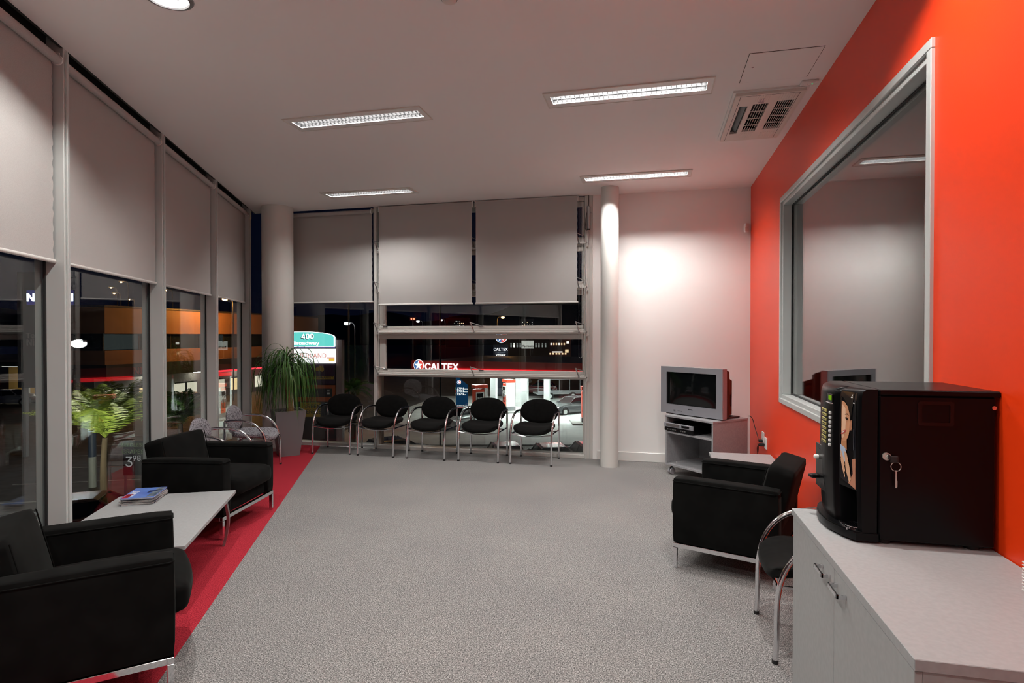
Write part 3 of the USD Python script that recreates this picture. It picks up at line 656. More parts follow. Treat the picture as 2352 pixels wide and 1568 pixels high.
obj('screen_surround', cat(box(.083, .088, .006, .05, zb+.10, zb+Ht-.06), box(Wt-.088, Wt-.083, .006, .05, zb+.10, zb+Ht-.06), box(.083, Wt-.083, .006, .05, zb+.102, zb+.107), box(.083, Wt-.083, .006, .05, zb+Ht-.064, zb+Ht-.059)), tv_back, t)
obj('rear_housing', trimesh.convex.convex_hull([(x, .075, z) for x in (.01, Wt-.01) for z in (zb+.01, zb+Ht-.01)]+[(x, .16, z) for x in (.03, Wt-.03) for z in (zb+.02, zb+Ht-.035)]+[(x, .22, z) for x in (.07, Wt-.07) for z in (zb+.02, zb+Ht-.06)]), tv_back, t)
obj('tube_housing', trimesh.convex.convex_hull([(x, .20, z) for x in (.10, Wt-.10) for z in (zb+.01, zb+Ht-.09)]+[(x, .41, z) for x in (.17, Wt-.17) for z in (zb+.01, zb+Ht-.15)]), tv_back, t)
obj('vent_slots', cat(*[box(Wt-.165+.0, Wt-.150, .30+.018*k, .308+.018*k, .12, .25) for k in range(5)]), rubber, t)
obj('stand_foot', box(.06, Wt-.06, .02, .40, 0, zb+.004, .004), tv_back, t)
obj('maker_badge', box(Wt/2-.03, Wt/2+.03, -.001, .001, zb+.060, zb+.070), tv_back, t)
obj('control_strip', cat(box(.19, .215, -.001, .001, zb+.025, zb+.045), *[box(.235+.016*k, .243+.016*k, -.0015, .001, zb+.032, zb+.038) for k in range(5)]), mat('tv_marks', (.12, .12, .13), .5), t)
for lab, pts in (('black cord curving from the television to the wall outlet', [(1.075, 7.03, .690), (1.10, 6.99, .675), (1.12, 6.95, .60), (1.135, 6.86, .51), (1.125, 6.74, .478), (1.113, 6.685, .475)]),
                 ('black cord running down from the wall outlet to the floor', [(1.113, 6.56, .455), (1.10, 6.62, .42), (1.12, 6.70, .30), (1.13, 6.72, .10), (1.13, 6.75, .006)]),
                 ('short black cord looping behind the stand to the lower plug', [(1.075, 7.02, .25), (1.12, 6.92, .24), (1.14, 6.82, .34), (1.125, 6.74, .425), (1.113, 6.69, .435)])):
    obj('extension_cord', sweep(spline(pts, 36), .004, 6), cord_mat, label=lab, cat='cord')

# ------------------------------------------------------------------ credenza, coffee machine
CX0, CX1, CY0, CY1, CZ = .595, 1.165, 1.524, 2.743, .85
t = thing('credenza', 'grey laminate credenza under the coffee machine at the right picture edge', 'cabinet', (0, 0, 0))
obj('worktop', box(CX0, CX1, CY0, CY1, CZ-.028, CZ, .0015), laminate, t)
obj('carcass', box(CX0+.022, CX1, CY0+.012, CY1-.012, .05, CZ-.028, .001), cabinet_door, t)
obj('plinth', box(CX0+.05, CX1-.02, CY0+.03, CY1-.03, 0, .05), laminate_dark, t)
for y0, y1, hy in ((2.150, CY1-.012, (2.185, 2.283)), (CY0+.012, 2.146, (2.017, 2.120))):
    d = obj('door', box(CX0+.004, CX0+.022, y0, y1, .055, CZ-.033, .0015), cabinet_door, t)
    hx = CX0+.004
    obj('handle', cat(box(hx-.030, hx-.023, hy[0], hy[1], .768, .782, .001), box(hx-.030, hx, hy[0], hy[0]+.008, .768, .782, .001), box(hx-.030, hx, hy[1]-.008, hy[1], .768, .782, .001)), chrome, d)
t = thing('coffee_machine', 'black tabletop coffee vending machine with portrait poster', 'coffee machine', (0, 0, CZ))
obj('body', cat(box(.795, 1.155, 2.337, 2.743, .014, .535, .005), box(.795, 1.17, 2.335, 2.745, .535, .556, .004)), black_satin, t)
plan = [(.79, 2.745), (.735, 2.745), (.708, 2.728), (.688, 2.67), (.678, 2.60), (.676, 2.55), (.682, 2.482), (.688, 2.470), (.702, 2.464), (.704, 2.458), (.697, 2.450), (.728, 2.350), (.738, 2.338), (.79, 2.337)]
def ring(scale, z):
    return [(.79+(x-.79)*scale, y, z) for x, y in plan]
zs = [(.90, .035), (.95, .09), (.99, .20), (1.0, .32), (.985, .46), (.96, .525), (.90, .545), (.62, .556)]
V = [p for s_, z in zs for p in ring(s_, z)]; n = len(plan); F = []
for i in range(len(zs)-1):
    for k in range(n):
        l = (k+1) % n; a, b = i*n+k, i*n+l; F += [(a, b, b+n), (a, b+n, a+n)]
from shapely.ops import triangulate
capt = trimesh.creation.triangulate_polygon(Polygon(plan), engine='earcut')
def capface(zi, s_):
    vv, ff = capt
    return vv, ff
m = trimesh.Trimesh(V, F, process=False)
top_v = [tuple(v) for v in ring(zs[-1][0], zs[-1][1])]; bot_v = [tuple(v) for v in ring(zs[0][0], zs[0][1])]
pidx = {(round(x, 5), round(y, 5)): i for i, (x, y) in enumerate(plan)}
ff = np.array([[pidx[(round(float(capt[0][q][0]), 5), round(float(capt[0][q][1]), 5))] for q in f] for f in capt[1]])
m = trimesh.Trimesh(np.vstack([m.vertices]), np.vstack([m.faces, ff+(len(zs)-1)*n, ff[:, ::-1]]), process=False); m.fix_normals()
mm = m3.Manifold(m3.Mesh(m.vertices.astype(np.float32), m.faces.astype(np.uint32)))
recess = m3.Manifold.cube((.16, .105, .15)).translate((.62, 2.352, .034))
door = obj('door', mm-recess if mm.status() == m3.Error.NoError else m, black_satin, t, 40)
tray = [(.795, 2.752), (.728, 2.752), (.692, 2.715), (.666, 2.63), (.657, 2.56), (.662, 2.47), (.690, 2.385), (.722, 2.334), (.795, 2.334)]
obj('drip_tray', cat(ext(Polygon(tray), .028, .008), ext(Polygon(tray).buffer(-.004), .004, .036)), black_satin, t, 40)
gr = [box(.70+.008*k, .7025+.008*k, 2.365, 2.45, .036, .044) for k in range(10)]+[sweep([(.74+.034*math.cos(a), 2.408+.04*math.sin(a), .044) for a in np.linspace(0, 2*PI, 20)[:-1]], .002, 5, closed=True)]
obj('drip_grid', cat(*gr), chrome, t)
for x in (.82, 1.10):
    for y in (2.375, 2.70): obj('foot', lathe([(0, 0), (.024, 0), (.028, .015), (0, .015)], 16, (x, y, 0)), rubber, t)
A_, B_ = np.array([.697, 2.450]), np.array([.728, 2.350]); tv = (B_-A_); pw = float(np.linalg.norm(tv)); tv /= pw; nv = np.array([tv[1], -tv[0]])
if nv[0] > 0: nv = -nv
PZ0, PH = .188, .352
def bow(z):                                         # the door's own swell at height z
    return float(np.interp(z, [q[1] for q in zs], [q[0] for q in zs]))
def print_on(polys, lift):
    out = []
    for pg in polys:
        g = (Polygon(pg) if not hasattr(pg, 'exterior') else pg).buffer(0)
        g = g.intersection(sbox(0, 0, 1, 1))
        for gg in getattr(g, 'geoms', [g]):
            if gg.is_empty or not hasattr(gg, 'exterior'): continue
            q = trimesh.creation.extrude_polygon(gg.segmentize(.08), .0004, engine='earcut'); o = []
            for u, v, w in q.vertices:
                z = PZ0+v*PH; p = A_+tv*(.008+u*(pw-.014)); s_ = bow(z); x = .79+(p[0]-.79)*s_
                o.append((x+nv[0]*(lift+w), p[1]+nv[1]*(lift+w), z))
            out.append(trimesh.Trimesh(o, q.faces, process=False))
    return cat(*out)
def ell(cx, cy, a, b, rot=0): return affinity.rotate(affinity.scale(Point(cx, cy).buffer(1, 8), a, b), rot, origin=(cx, cy))
ink = lambda nm, c_, r=.22: mat('poster_'+nm, c_, r)
poster = obj('poster', print_on([[(0, .07), (1, 0), (1, 1), (0, 1)]], .001), ink('black', (.004, .005, .008)), t)
pp = [('printed_face', [[(.06, .90), (.28, .885), (.46, .845), (.60, .77), (.64, .68), (.62, .60), (.55, .535), (.42, .485), (.25, .465), (.12, .47), (.08, .60)]], ink('skin', (.62, .30, .16)), .0016),
      ('printed_cheek_light', [[(.12, .86), (.34, .82), (.40, .70), (.36, .58), (.22, .50), (.12, .5)]], ink('skin_light', (.80, .50, .33)), .0021),
      ('printed_hair', [[(0, 1), (.85, 1), (.80, .86), (.70, .74), (.66, .70), (.60, .80), (.42, .88), (.2, .93), (0, .95)], [(0, .95), (.07, .93), (.09, .62), (.05, .5), (0, .5)]], ink('hair', (.012, .007, .005)), .0026),
      ('printed_ear', [ell(.71, .655, .06, .055, 10)], ink('skin_ear', (.50, .22, .12)), .0021),
      ('printed_eye', [ell(.44, .715, .09, .014, -4)], ink('eye', (.03, .015, .01)), .0026),
      ('printed_brow', [[(.30, .752), (.46, .772), (.58, .748), (.46, .760)]], ink('brow', (.04, .018, .01)), .0026),
      ('printed_lips', [ell(.24, .565, .16, .017, 8)], ink('lips', (.55, .09, .08)), .0026),
      ('printed_teeth', [ell(.24, .568, .11, .005, 8)], ink('teeth', (.85, .80, .75)), .0031),
      ('printed_neck', [[(.10, .48), (.44, .50), (.46, .38), (.08, .42)]], ink('neck', (.52, .24, .11)), .0014),
      ('printed_cup', [[(.02, .43), (.36, .40), (.42, .36), (.34, .25), (.02, .30)]], ink('cup', (.42, .52, .66)), .0021),
      ('printed_hand', [[(.30, .37), (.46, .35), (.66, .20), (.74, .08), (.62, .05), (.40, .18), (.36, .28)], ell(.20, .29, .16, .026, -28), ell(.22, .235, .17, .026, -30), ell(.22, .185, .17, .024, -34)], ink('hand', (.70, .40, .24)), .0026),
      ('printed_shoulder', [[(0, .16), (.30, .10), (.55, .04), (1, .0), (1, .20), (.80, .14), (.62, .06), (.3, .02), (0, .08)], [(.78, .30), (1, .32), (1, .1), (.85, .12)]], ink('shoulder', (.50, .22, .13)), .0016),
      ('printed_logo', [ell(.72, .93, .075, .022).difference(ell(.72, .93, .04, .011)), [(.68, .95), (.74, .985), (.78, .982), (.72, .948)], [(.55, .892), (.90, .884), (.90, .896), (.55, .904)]], ink('white', (.8, .8, .8)), .0021),
      ('printed_caption', [[(.88, .40), (.92, .40), (.92, .62), (.88, .62)]], ink('caption', (.10, .11, .13)), .0021)]
for nm, pl, mt, lf in pp: obj(nm, print_on(pl, lf), mt, poster)
lab_y, amber = mat('button_label_amber', (.50, .44, .13), .4), mat('button_white', (.70, .70, .68), .3)
def door_x(y, z):
    ys = [2.458, 2.464, 2.470, 2.482, 2.55, 2.60, 2.67, 2.728]; xs = [.704, .702, .688, .682, .676, .678, .688, .708]
    return .79+(float(np.interp(y, ys, xs))-.79)*bow(z)
for k in range(8):
    z = .452-.0178*k
    x = door_x(2.572, z); lb = obj('button_label', tf(box(-.0025, .002, -.030, .030, -.0055, .0055, .001), (x, 2.572, z), rz=-1), lab_y, t)
    obj('label_text', tf(box(-.0031, -.0024, -.022, .016, -.0015, .0012), (x, 2.572, z)), rubber, lb)
    x = door_x(2.500, z-.004); obj('button', tf(soft(.006, .0065, .0065, .004, 5), (x-.001, 2.500, z-.004)), amber, t, True)
x = door_x(2.515, .505); disp = obj('display', box(x-.003, x+.003, 2.480, 2.545, .490, .522, .001), black_gloss, t)
obj('lit_screen', box(x-.0036, x-.003, 2.483, 2.522, .498, .517), glow('green_lcd', (.28, .60, .02), .55), disp)
obj('display_lip', box(x-.008, x+.002, 2.478, 2.545, .484, .489, .002), satin, disp)
x = door_x(2.62, .22); hatch = obj('coin_panel', box(x-.0015, x+.004, 2.55, 2.70, .12, .30, .002), black_gloss, t)
obj('coin_frame', cat(box(x-.003, x-.001, 2.575, 2.578, .15, .28), box(x-.003, x-.001, 2.575, 2.66, .277, .28)), black_satin, hatch)
obj('return_knob', lathe([(0, 0), (.009, 0), (.010, .012), (.007, .018), (0, .018)], 14), white_plastic, t, 40) if False else obj('return_knob', tf(soft(.011, .009, .009, .007, 5), (x-.010, 2.66, .245)), white_plastic, t, True)
obj('coin_lever', tf(soft(.022, .016, .008, .007, 5), (x-.016, 2.66, .165), rz=10), black_gloss, t, True)
lock = obj('lock', cat(cyl((.818, 2.337, .318), (.818, 2.328, .318), .0135, 20), cyl((.822, 2.328, .318), (.822, 2.322, .318), .007, 12)), key_metal, t, 40)
obj('key', cat(tf(soft(.013, .003, .012, .003, 5), (.838, 2.320, .311)), box(.8195, .8245, 2.316, 2.330, .310, .326)), rubber, lock)
obj('key_ring', sweep([(.844+.016*math.cos(a), 2.321, .285+.016*math.sin(a)) for a in np.linspace(0, 2*PI, 25)[:-1]], .0013, 6, closed=True), key_metal, lock)
obj('spare_key', cat(box(.8425, .8465, 2.320, 2.322, .210, .272), box(.8465, .8485, 2.320, 2.322, .213, .235)), key_metal, lock)
fr = Polygon(sbox(.925, .440, 1.02, .510)).buffer(.008).difference(Polygon(sbox(.932, .447, 1.013, .503)).buffer(.003))
m = plate(fr, .003); m.apply_translation((0, 2.337, 0)); obj('side_grip', m, black_gloss, t)
obj('side_screw', lathe([(0, 0), (.007, 0), (.006, .003), (0, .003)], 10), chrome, t) if False else obj('side_screw', cyl((1.148, 2.337, .500), (1.148, 2.333, .500), .007, 12), chrome, t)
t = thing('notebook', 'white spiral bound notebook standing at the right picture edge', 'notebook', (1.053, 1.976, CZ), 25)
obj('cover', box(.008, .11, -.004, .004, .004, .105, .001), white_plastic, t); obj('pages', box(.010, .108, -.003, .003, .006, .103), pages, t)
hel = [(.006+.010*math.cos(a), .010*math.sin(a), .010+.09*a/(2*PI*10)) for a in np.linspace(0, 2*PI*10, 10*14)]
obj('spiral_binding', sweep(hel, .0022, 5), white_plastic, t)

# ------------------------------------------------------------------ the street outside, at night (ground 6.7 m below the eye)
GZ = -5.1; FH = np.array([-math.sin(YAW), math.cos(YAW)]); RH = np.array([math.cos(YAW), math.sin(YAW)]); YD = math.degrees(YAW)
def at(u, v, dist):                                   # a spot of the photograph set out at its real distance
    q = RH*((u-1176)/1340*dist)+FH*dist
    return float(q[0]), float(q[1]), EYE-(v-770)*dist/1340
def gat(u, dist): x, y, _ = at(u, 770, dist); return x, y, GZ
asphalt = mat('asphalt', (.045, .043, .042), .75, vary=(1.6, (.07, .067, .065)))
concrete = mat('forecourt_concrete', (.36, .37, .36), .7, vary=(.55, (.46, .47, .455), 5.))
kerb_c = mat('kerb_concrete', (.32, .32, .31), .8)
obj('street', tf(box(-180, 180, -5, 420, -.3, 0), (0, 0, GZ), YD), asphalt, label='dark asphalt street and car park below the windows', cat='street', kind='structure')
sc = Polygon([(-12.5, 35.5), (9.5, 35.5), (10.5, 64), (-8.0, 64)])
obj('forecourt', tf(ext(sc, .05, 0), (0, 0, GZ), YD), concrete, label='pale concrete forecourt of the petrol station', cat='forecourt', kind='structure')
for k in range(5):
    x, y, _ = gat(960+k*20, 33-2*k)
paint_w = mat('road_paint', (.28, .27, .25), .6)
t = thing('road_marking', 'thin white lane lines painted across the dark street at left', 'road marking', (0, 0, GZ), YD)
for k in range(8): obj('line', tf(box(-5.5, 5.5, -.05, .05, 0, .012), (-15-1.0*k, 20.95+3.1*k, 0), 11), paint_w, t)
def emit(name, c_, s_): return glow(name, c_, s_)
lum_white, lum_orange, lum_red = emit('street_white', (.92, .95, 1.0), 60.), emit('sodium_orange', (1.0, .45, .10), 420.), emit('lamp_red', (1.0, .05, .03), 18.)
lamp_pole = mat('lamp_pole_dark', (.02, .02, .022), .6)
pole_m = mat('pole_paint', (.20, .20, .21), .5)
def street_lamp(label, u, v, dist, lum, r=.13, arm=.8):
    x, y, z = at(u, v, dist); t = thing('street_lamp', label, 'street lamp', (x, y, GZ), YD); h = z-GZ
    obj('pole', sweep([(arm, .1, 0), (arm, .1, h-.7), (arm*.97, .1, h-.3), (arm*.85, .08, h), (arm*.6, .05, h+.12), (.2 if arm > 0 else -.2, 0, h+.14)], .06, 8), lamp_pole, t, 40)
    obj('lamp_head', tf(box(-.30, .35, -.14, .14, .06, .18, .03), (0, 0, h)), pole_m, t)
    obj('lamp', tf(trimesh.creation.icosphere(2, 1), (0, 0, h), scale=(r*1.2, r, r*.7)), lum, t, True)
street_lamp('orange street lamp above the brown building, just under the fourth blind', 517, 687, 60, emit('sodium_bright', (1.0, .42, .08), 1900.), .22)
street_lamp('orange street lamp seen through the far corner blind', 720, 603, 40, lum_orange, .13, 2.4)
street_lamp('orange street lamp seen through the middle far blind', 1003, 503, 34, lum_orange, .11, .2)
street_lamp('orange street lamp over the petrol station skyline', 1155, 729, 90, lum_orange, .20, -.9)
street_lamp('white street lamp left of the dark block of flats', 960, 738, 95, lum_white, .22)
street_lamp('white street lamp beyond the canopy, right of the red signal', 1013, 735, 110, lum_white, .24)
street_lamp('bright white street lamp behind the second mullion', 181, 789, 30, emit('lamp_cold', (.85, .92, 1.), 90.), .30, -.6)
street_lamp('white lamp above the dark trees in the fixed far window', 797, 743, 60, lum_white, .26)
for k, (u, v, dd, wh) in enumerate(((279, 648, 70, 'topmost of the hillside lamps above the palm'), (256, 661, 80, 'left of the four hillside lamps above the palm'), (263, 674, 75, 'middle lower hillside lamp above the palm'), (297, 688, 90, 'lowest hillside lamp above the palm'), (381, 667, 70, 'lamp at the top left of the third window bay'))):
    street_lamp('small orange street lamp, '+wh, u, v, dd, lum_orange, .09)
t = thing('traffic_light', 'pair of small red signal lights left of the street lamps', 'traffic light', (*at(948, 732, 100)[:2], GZ), YD)
hz_ = at(948, 732, 100)[2]-GZ
obj('pole', cyl((0, .2, 0), (0, .2, hz_), .07, 8), pole_m, t); obj('housing', box(-.55, .55, .05, .25, hz_-.3, hz_+.3), rubber, t)
for s_ in (-.22, .22): obj('lamp', tf(trimesh.creation.icosphere(1, .15), (s_, 0, hz_)), emit('signal_red', (1, .06, .03), 10.) if s_ < 0 else '/World/Looks/signal_red', t, True)

ridge = [(-420, 0)]+[(xx, 21+9*math.sin(xx*.013+1)+6*math.sin(xx*.041)+2*math.sin(xx*.13)) for xx in np.linspace(-420, 380, 90)]+[(380, 0)]
m = plate(Polygon(ridge), 40); obj('hills', tf(m, (*(FH*440), GZ-1), YD), mat('hill_dark', (.012, .013, .012), .9), label='dark hills along the night horizon', cat='hills', kind='structure')
fl = emit('facade_lamp', (1., .95, .88), 130.)
for lab, (x, y) in (('facade lamp below the fixed far window, out of sight', (-4.7, 7.95)), ('facade lamp below the awning window, out of sight', (-2.2, 7.95)), ('facade lamp below the left glazing, out of sight', lw(1.2, .5))):
    t = thing('facade_lamp', lab, 'lamp', (x, y, -1.2))
    obj('housing', box(-.35, .35, -.08, .08, .02, .10), pole_m, t); obj('lamp', box(-.33, .33, -.06, .06, -.16, .02), fl, t)
# buildings
def quad_box(L, h0, h1, dpt): return box(0, L, 0, dpt, h0, h1)
brown = mat('brown_cladding', (.30, .15, .085), .6, vary=(.5, (.34, .17, .10))); dark_clad = mat('dark_cladding', (.03, .028, .03), .5)
off_glass = mat('office_glass', (.012, .018, .020), .12)
A_ = np.array([-34.9*RH[0]+50*FH[0], -34.9*RH[1]+50*FH[1]]); B_ = np.array([-26.9*RH[0]+81*FH[0], -26.9*RH[1]+81*FH[1]])
Lb = float(np.linalg.norm(B_-A_)); rb = math.degrees(math.atan2(*(B_-A_)[::-1]))
t = thing('building', 'two storey brown clad showroom building across the street at left', 'building', (A_[0], A_[1], GZ), rb)
hz = lambda z: z-GZ
for nm, a, b, mt, off in (('upper_band', 1.75, 4.05, brown, 0), ('window_strip', .28, 1.75, off_glass, .25), ('lower_band', -.95, .28, brown, 0), ('fascia', -2.15, -.95, dark_clad, -.15), ('shop_wall', -5.1, -2.15, mat('shop_wall', (.34, .33, .30), .7), 1.2)):
    obj(nm, box(0, Lb, off, 4, hz(a), hz(b)), mt, t)
obj('roof_cap', box(-.1, Lb+.1, -.1, 4, hz(4.05), hz(4.2)), dark_clad, t)
for k in range(9): obj('window_frame', box(Lb*k/9-.05, Lb*k/9+.05, .18, .27, hz(.28), hz(1.75)), rubber, t)
warm, warm2 = emit('shop_warm', (1.0, .72, .35), 1.5), emit('shop_pale', (1.0, .93, .72), .9)
cold_win = emit('office_cold', (.60, .72, .70), .05)
for k in range(9): obj('lit_pane', box(Lb*k/9+.1, Lb*(k+1)/9-.1, .22, .25, hz(.35+.1*(k % 2)), hz(1.7)), cold_win if k % 3 == 0 else off_glass, t)
for k in range(8):
    a, b = Lb*(k+.12)/8, Lb*(k+.85)/8
    p = obj('shop_window', box(a, b, 1.14, 1.2, hz(-4.6), hz(-3.2)), warm if k % 3 == 1 else warm2, t)
    obj('shop_frame', cat(box((a+b)/2-.06, (a+b)/2+.06, 1.08, 1.14, hz(-4.6), hz(-3.2)), box(a, b, 1.08, 1.14, hz(-3.26), hz(-3.14))), rubber, p)
obj('canopy_light', box(Lb*.36, Lb*.98, -.20, -.15, hz(-2.35), hz(-2.15)), emit('red_strip', (1.0, .04, .06), 2.2), t)
for k, txt_ in ((.10, 'NISSAN'),):
    q = text(txt_, .62, .05, True); q.apply_translation((Lb*k+1, -.2, hz(-1.9))); obj('wall_lettering', q, mat('dull_red_lettering', (.25, .03, .03), .5), t)
for k in range(5): obj('soffit_lamp', box(Lb*(.15+.19*k)-.4, Lb*(.15+.19*k)+.4, .5, .7, hz(-2.25), hz(-2.18)), emit('soffit_lamp', (1., .93, .8), 25.) if k == 0 else '/World/Looks/soffit_lamp', t)

def flats(name, label, u0, u1, vt, vb, dist, wall, wins, lum, depth=12):
    x, y, z = at((u0+u1)/2, vt, dist); w_ = (u1-u0)/1340*dist; zb_ = at(u0, vb, dist)[2]
    t = thing('building', label, 'building', (x, y, GZ), YD); obj('block', box(-w_/2, w_/2, 0, depth, 0, z-GZ), wall, t)
    obj('parapet', box(-w_/2-.1, w_/2+.1, -.1, depth, z-GZ, z-GZ+.3), wall, t)
    px = dist/1340
    for (u, v, du, dv, k) in wins:
        xx, zz = (u-(u0+u1)/2)*px, EYE-(v-770)*px-GZ
        obj('lit_window', box(xx-du*px/2, xx+du*px/2, -.06, .02, zz-dv*px/2, zz+dv*px/2), lum[k], t)
    return t
dim_wall = mat('night_wall', (.05, .05, .055), .8)
lw_ = [emit('window_white', (.95, .95, .85), 1.6), emit('window_warm', (1., .75, .45), 1.0), emit('window_dim', (.8, .85, .8), .25)]
W = [(u, v, 2.2, 2.0, int(rng.integers(0, 3))) for v in (738, 742.5, 747) for u in (1044, 1048, 1052, 1056, 1060, 1064) if rng.uniform() < .75]
flats('b', 'distant dark block of flats with tiny lit windows on the skyline', 1024, 1076, 731, 770, 330, dim_wall, W, lw_)
W = [(u, v, 2.0, 1.6, int(rng.integers(0, 3))) for v in (740, 744, 748) for u in (1200, 1205, 1211, 1217, 1222) if rng.uniform() < .8]
tt = flats('b', 'distant dark tower with red crown light on the skyline', 1196, 1226, 733, 770, 330, dim_wall, W, lw_)
W = [(u, 792+dv, 3.4, 2.6, 0 if u == 1181 else 2) for u in (1174, 1181, 1188, 1195, 1231, 1238, 1246, 1253) for dv in (-2.6, .8, 4)]
flats('b', 'long dark warehouse with a row of small square windows behind the billboard', 1160, 1262, 776, 840, 105, mat('warehouse_wall', (.02, .02, .022), .8), W, lw_)
red_wall = mat('mall_red', (.30, .10, .07), .6); 
W = [(1266+6*k, 790, 3.0, 4.5, 1 if k % 3 else 0) for k in range(6)]+[(1304, 786, 6, 5, 0), (1280, 808, 24, 2.4, 0), (1302, 806, 8, 7, 1)]+[(1264+7*k, 812, 4, 4, 1) for k in range(6)]
flats('b', 'lit reddish shopping mall at the right end of the far window', 1259, 1312, 780, 840, 118, red_wall, W, lw_)
t = thing('billboard', 'floodlit white billboard with black lettering in the far window', 'billboard', (*at(1212, 791, 90)[:2], GZ), YD)
z_ = at(1212, 791, 90)[2]-GZ
obj('panel', box(-.95, .95, 0, .15, z_-.62, z_+.62), emit('billboard_white', (.88, .90, .82), .55), t); q = text('farmers', .34, .03, True); q.apply_translation((.05, -.005, z_-.42)); obj('lettering', q, rubber, t)
for s_ in (-.45, .4): obj('leg', box(s_-.05, s_+.05, .05, .12, 0, z_-.62), pole_m, t)
for s_ in (-.4, .35): obj('floodlight', box(s_-.1, s_+.1, -.2, -.05, z_+.52, z_+.60), rubber, t)

# petrol station
canopy_red = mat('canopy_red', (.45, .02, .02), .4); canopy_dark = mat('canopy_dark', (.05, .05, .055), .5); steel = mat('station_steel', (.45, .46, .46), .5)
x, y, z = at(945, 848, 47.0); x2, y2, z2 = at(1420, 851, 41.0)
L = math.hypot(x2-x, y2-y); r_ = math.degrees(math.atan2(y2-y, x2-x)); CZ_ = z-.12-GZ
t = thing('station_canopy', 'petrol station canopy with glowing red edge and lettering', 'canopy', (x, y, GZ), r_)
obj('fascia', box(0, L, 0, .3, CZ_, CZ_+.85), canopy_red, t)
obj('light_strip', box(3.6, L, -.06, 0, CZ_+.05, CZ_+.28), emit('red_led', (1.0, .015, .025), 1.9), t)
obj('roof', box(0, L, .3, 15, CZ_+.15, CZ_+.75), canopy_dark, t)
obj('soffit', box(0, L, .3, 15, CZ_+.02, CZ_+.14), mat('soffit_white', (.7, .7, .7), .6), t)
lpan = emit('canopy_panel', (.88, 1.0, .95), 85.)
for i in range(4):
    for j in range(3): obj('canopy_light', box(L*(.22+.22*i)-.45, L*(.22+.22*i)+.45, 3+4.2*j, 4.0+4.2*j, CZ_-.03, CZ_+.02), lpan, t)
for xx in (5.3, 8.1): 
    for yy in (4.5, 10.5): obj('column', box(xx-.25, xx+.25, yy-.2, yy+.2, 0, CZ_), steel, t)
wh_letter, star_blue, star_red, pinkish = emit('letter_white', (1., .86, .92), 2.2), emit('logo_blue', (.10, .25, .62), .8), emit('logo_red', (1., .10, .08), 1.0), emit('logo_white', (1., 1., 1.), 1.6)
q = text('CALTEX', .50, .05, True, False); q.apply_scale((1.12, 1, 1)); q.apply_translation((1.26-q.bounds[0][0], -.02, CZ_+.14)); obj('lettering', q, wh_letter, t)
def star_logo(parent, cx, cz, R, y0):
    p = obj('logo_disc', tf(plate(Point(0, 0).buffer(R, 24), .05), (cx, y0, cz)), pinkish, parent)
    half = lambda s_: Point(0, 0).buffer(R*.9, 24).intersection(sbox(-R if s_ < 0 else 0, -R, 0 if s_ < 0 else R, R))
    obj('logo_blue_half', tf(plate(half(-1), .02), (cx, y0-.05, cz)), star_blue, p); obj('logo_red_half', tf(plate(half(1), .02), (cx, y0-.05, cz)), star_red, p)
    st = Polygon([(R*.80*(1 if k % 2 == 0 else .42)*math.sin(k*PI/5), R*.80*(1 if k % 2 == 0 else .42)*math.cos(k*PI/5)) for k in range(10)])
    obj('logo_star', tf(plate(st, .03), (cx, y0-.07, cz)), pinkish, p)
star_logo(t, .70, CZ_+.46, .46, -.02)
# tall pylon with star and letters
t = thing('station_pylon', 'tall petrol pylon with star disc above white letters', 'sign', (*at(1150, 800, 66)[:2], GZ), YD)
zz = lambda v: at(1150, v, 66)[2]-GZ
navy = mat('sign_navy', (.012, .02, .05), .4)
obj('post', box(-.3, .3, .1, .3, 0, zz(792)), navy, t); obj('panel', box(-.85, .85, 0, .15, zz(830), zz(792)), navy, t)
star_logo(t, .08, zz(774), .66, 0)
for s_, hh, v_, mt in (('CALTEX', .30, 805, pinkish), ('STARMART', .16, 811, emit('letter_dim', (.4, .45, .55), .3)), ('VPower', .22, 817, pinkish)):
    q = text(s_, hh, .03, True); q.apply_translation((0, -.01, zz(v_))); obj('lettering', q, mt, t)
# price board
t = thing('price_sign', 'dark blue fuel price board with slanted top and small star', 'sign', gat(1061, 49), YD)
pz = lambda v: at(1061, v, 49)[2]-GZ
obj('panel', plate([(-.5, .35), (.5, .35), (.5, pz(884)), (-.28, pz(867)), (-.5, pz(867))], .25), emit('price_blue', (.008, .045, .11), .7), t)
obj('base', box(-.5, .5, -.25, 0, 0, .35), steel, t)
star_logo(t, -.22, pz(877), .17, -.25)
for k, (s_, nm_) in enumerate((('179.9', 'Supreme'), ('170.9', 'Premium'), ('127.9', 'Diesel'))):
    q = text(s_, .16, .02, True, False); q.apply_translation((-.42, -.25, pz(893.5+6.5*k))); obj('price', q, pinkish, t)
    q = text(nm_, .075, .02, False, False); q.apply_translation((.08, -.25, pz(893.5+6.5*k))); obj('fuel_name', q, pinkish, t)
    obj('stripe', box(-.5, -.46, -.27, -.25, pz(894+6.5*k), pz(888.5+6.5*k)), (emit('stripe_teal', (.2, .8, .6), .8), emit('stripe_red', (1., .1, .1), .8), emit('stripe_green', (.5, .8, .6), .8))[k], t)
pump_red, pump_white = mat('pump_red', (.72, .07, .03), .4), mat('pump_white', (.75, .77, .76), .4)
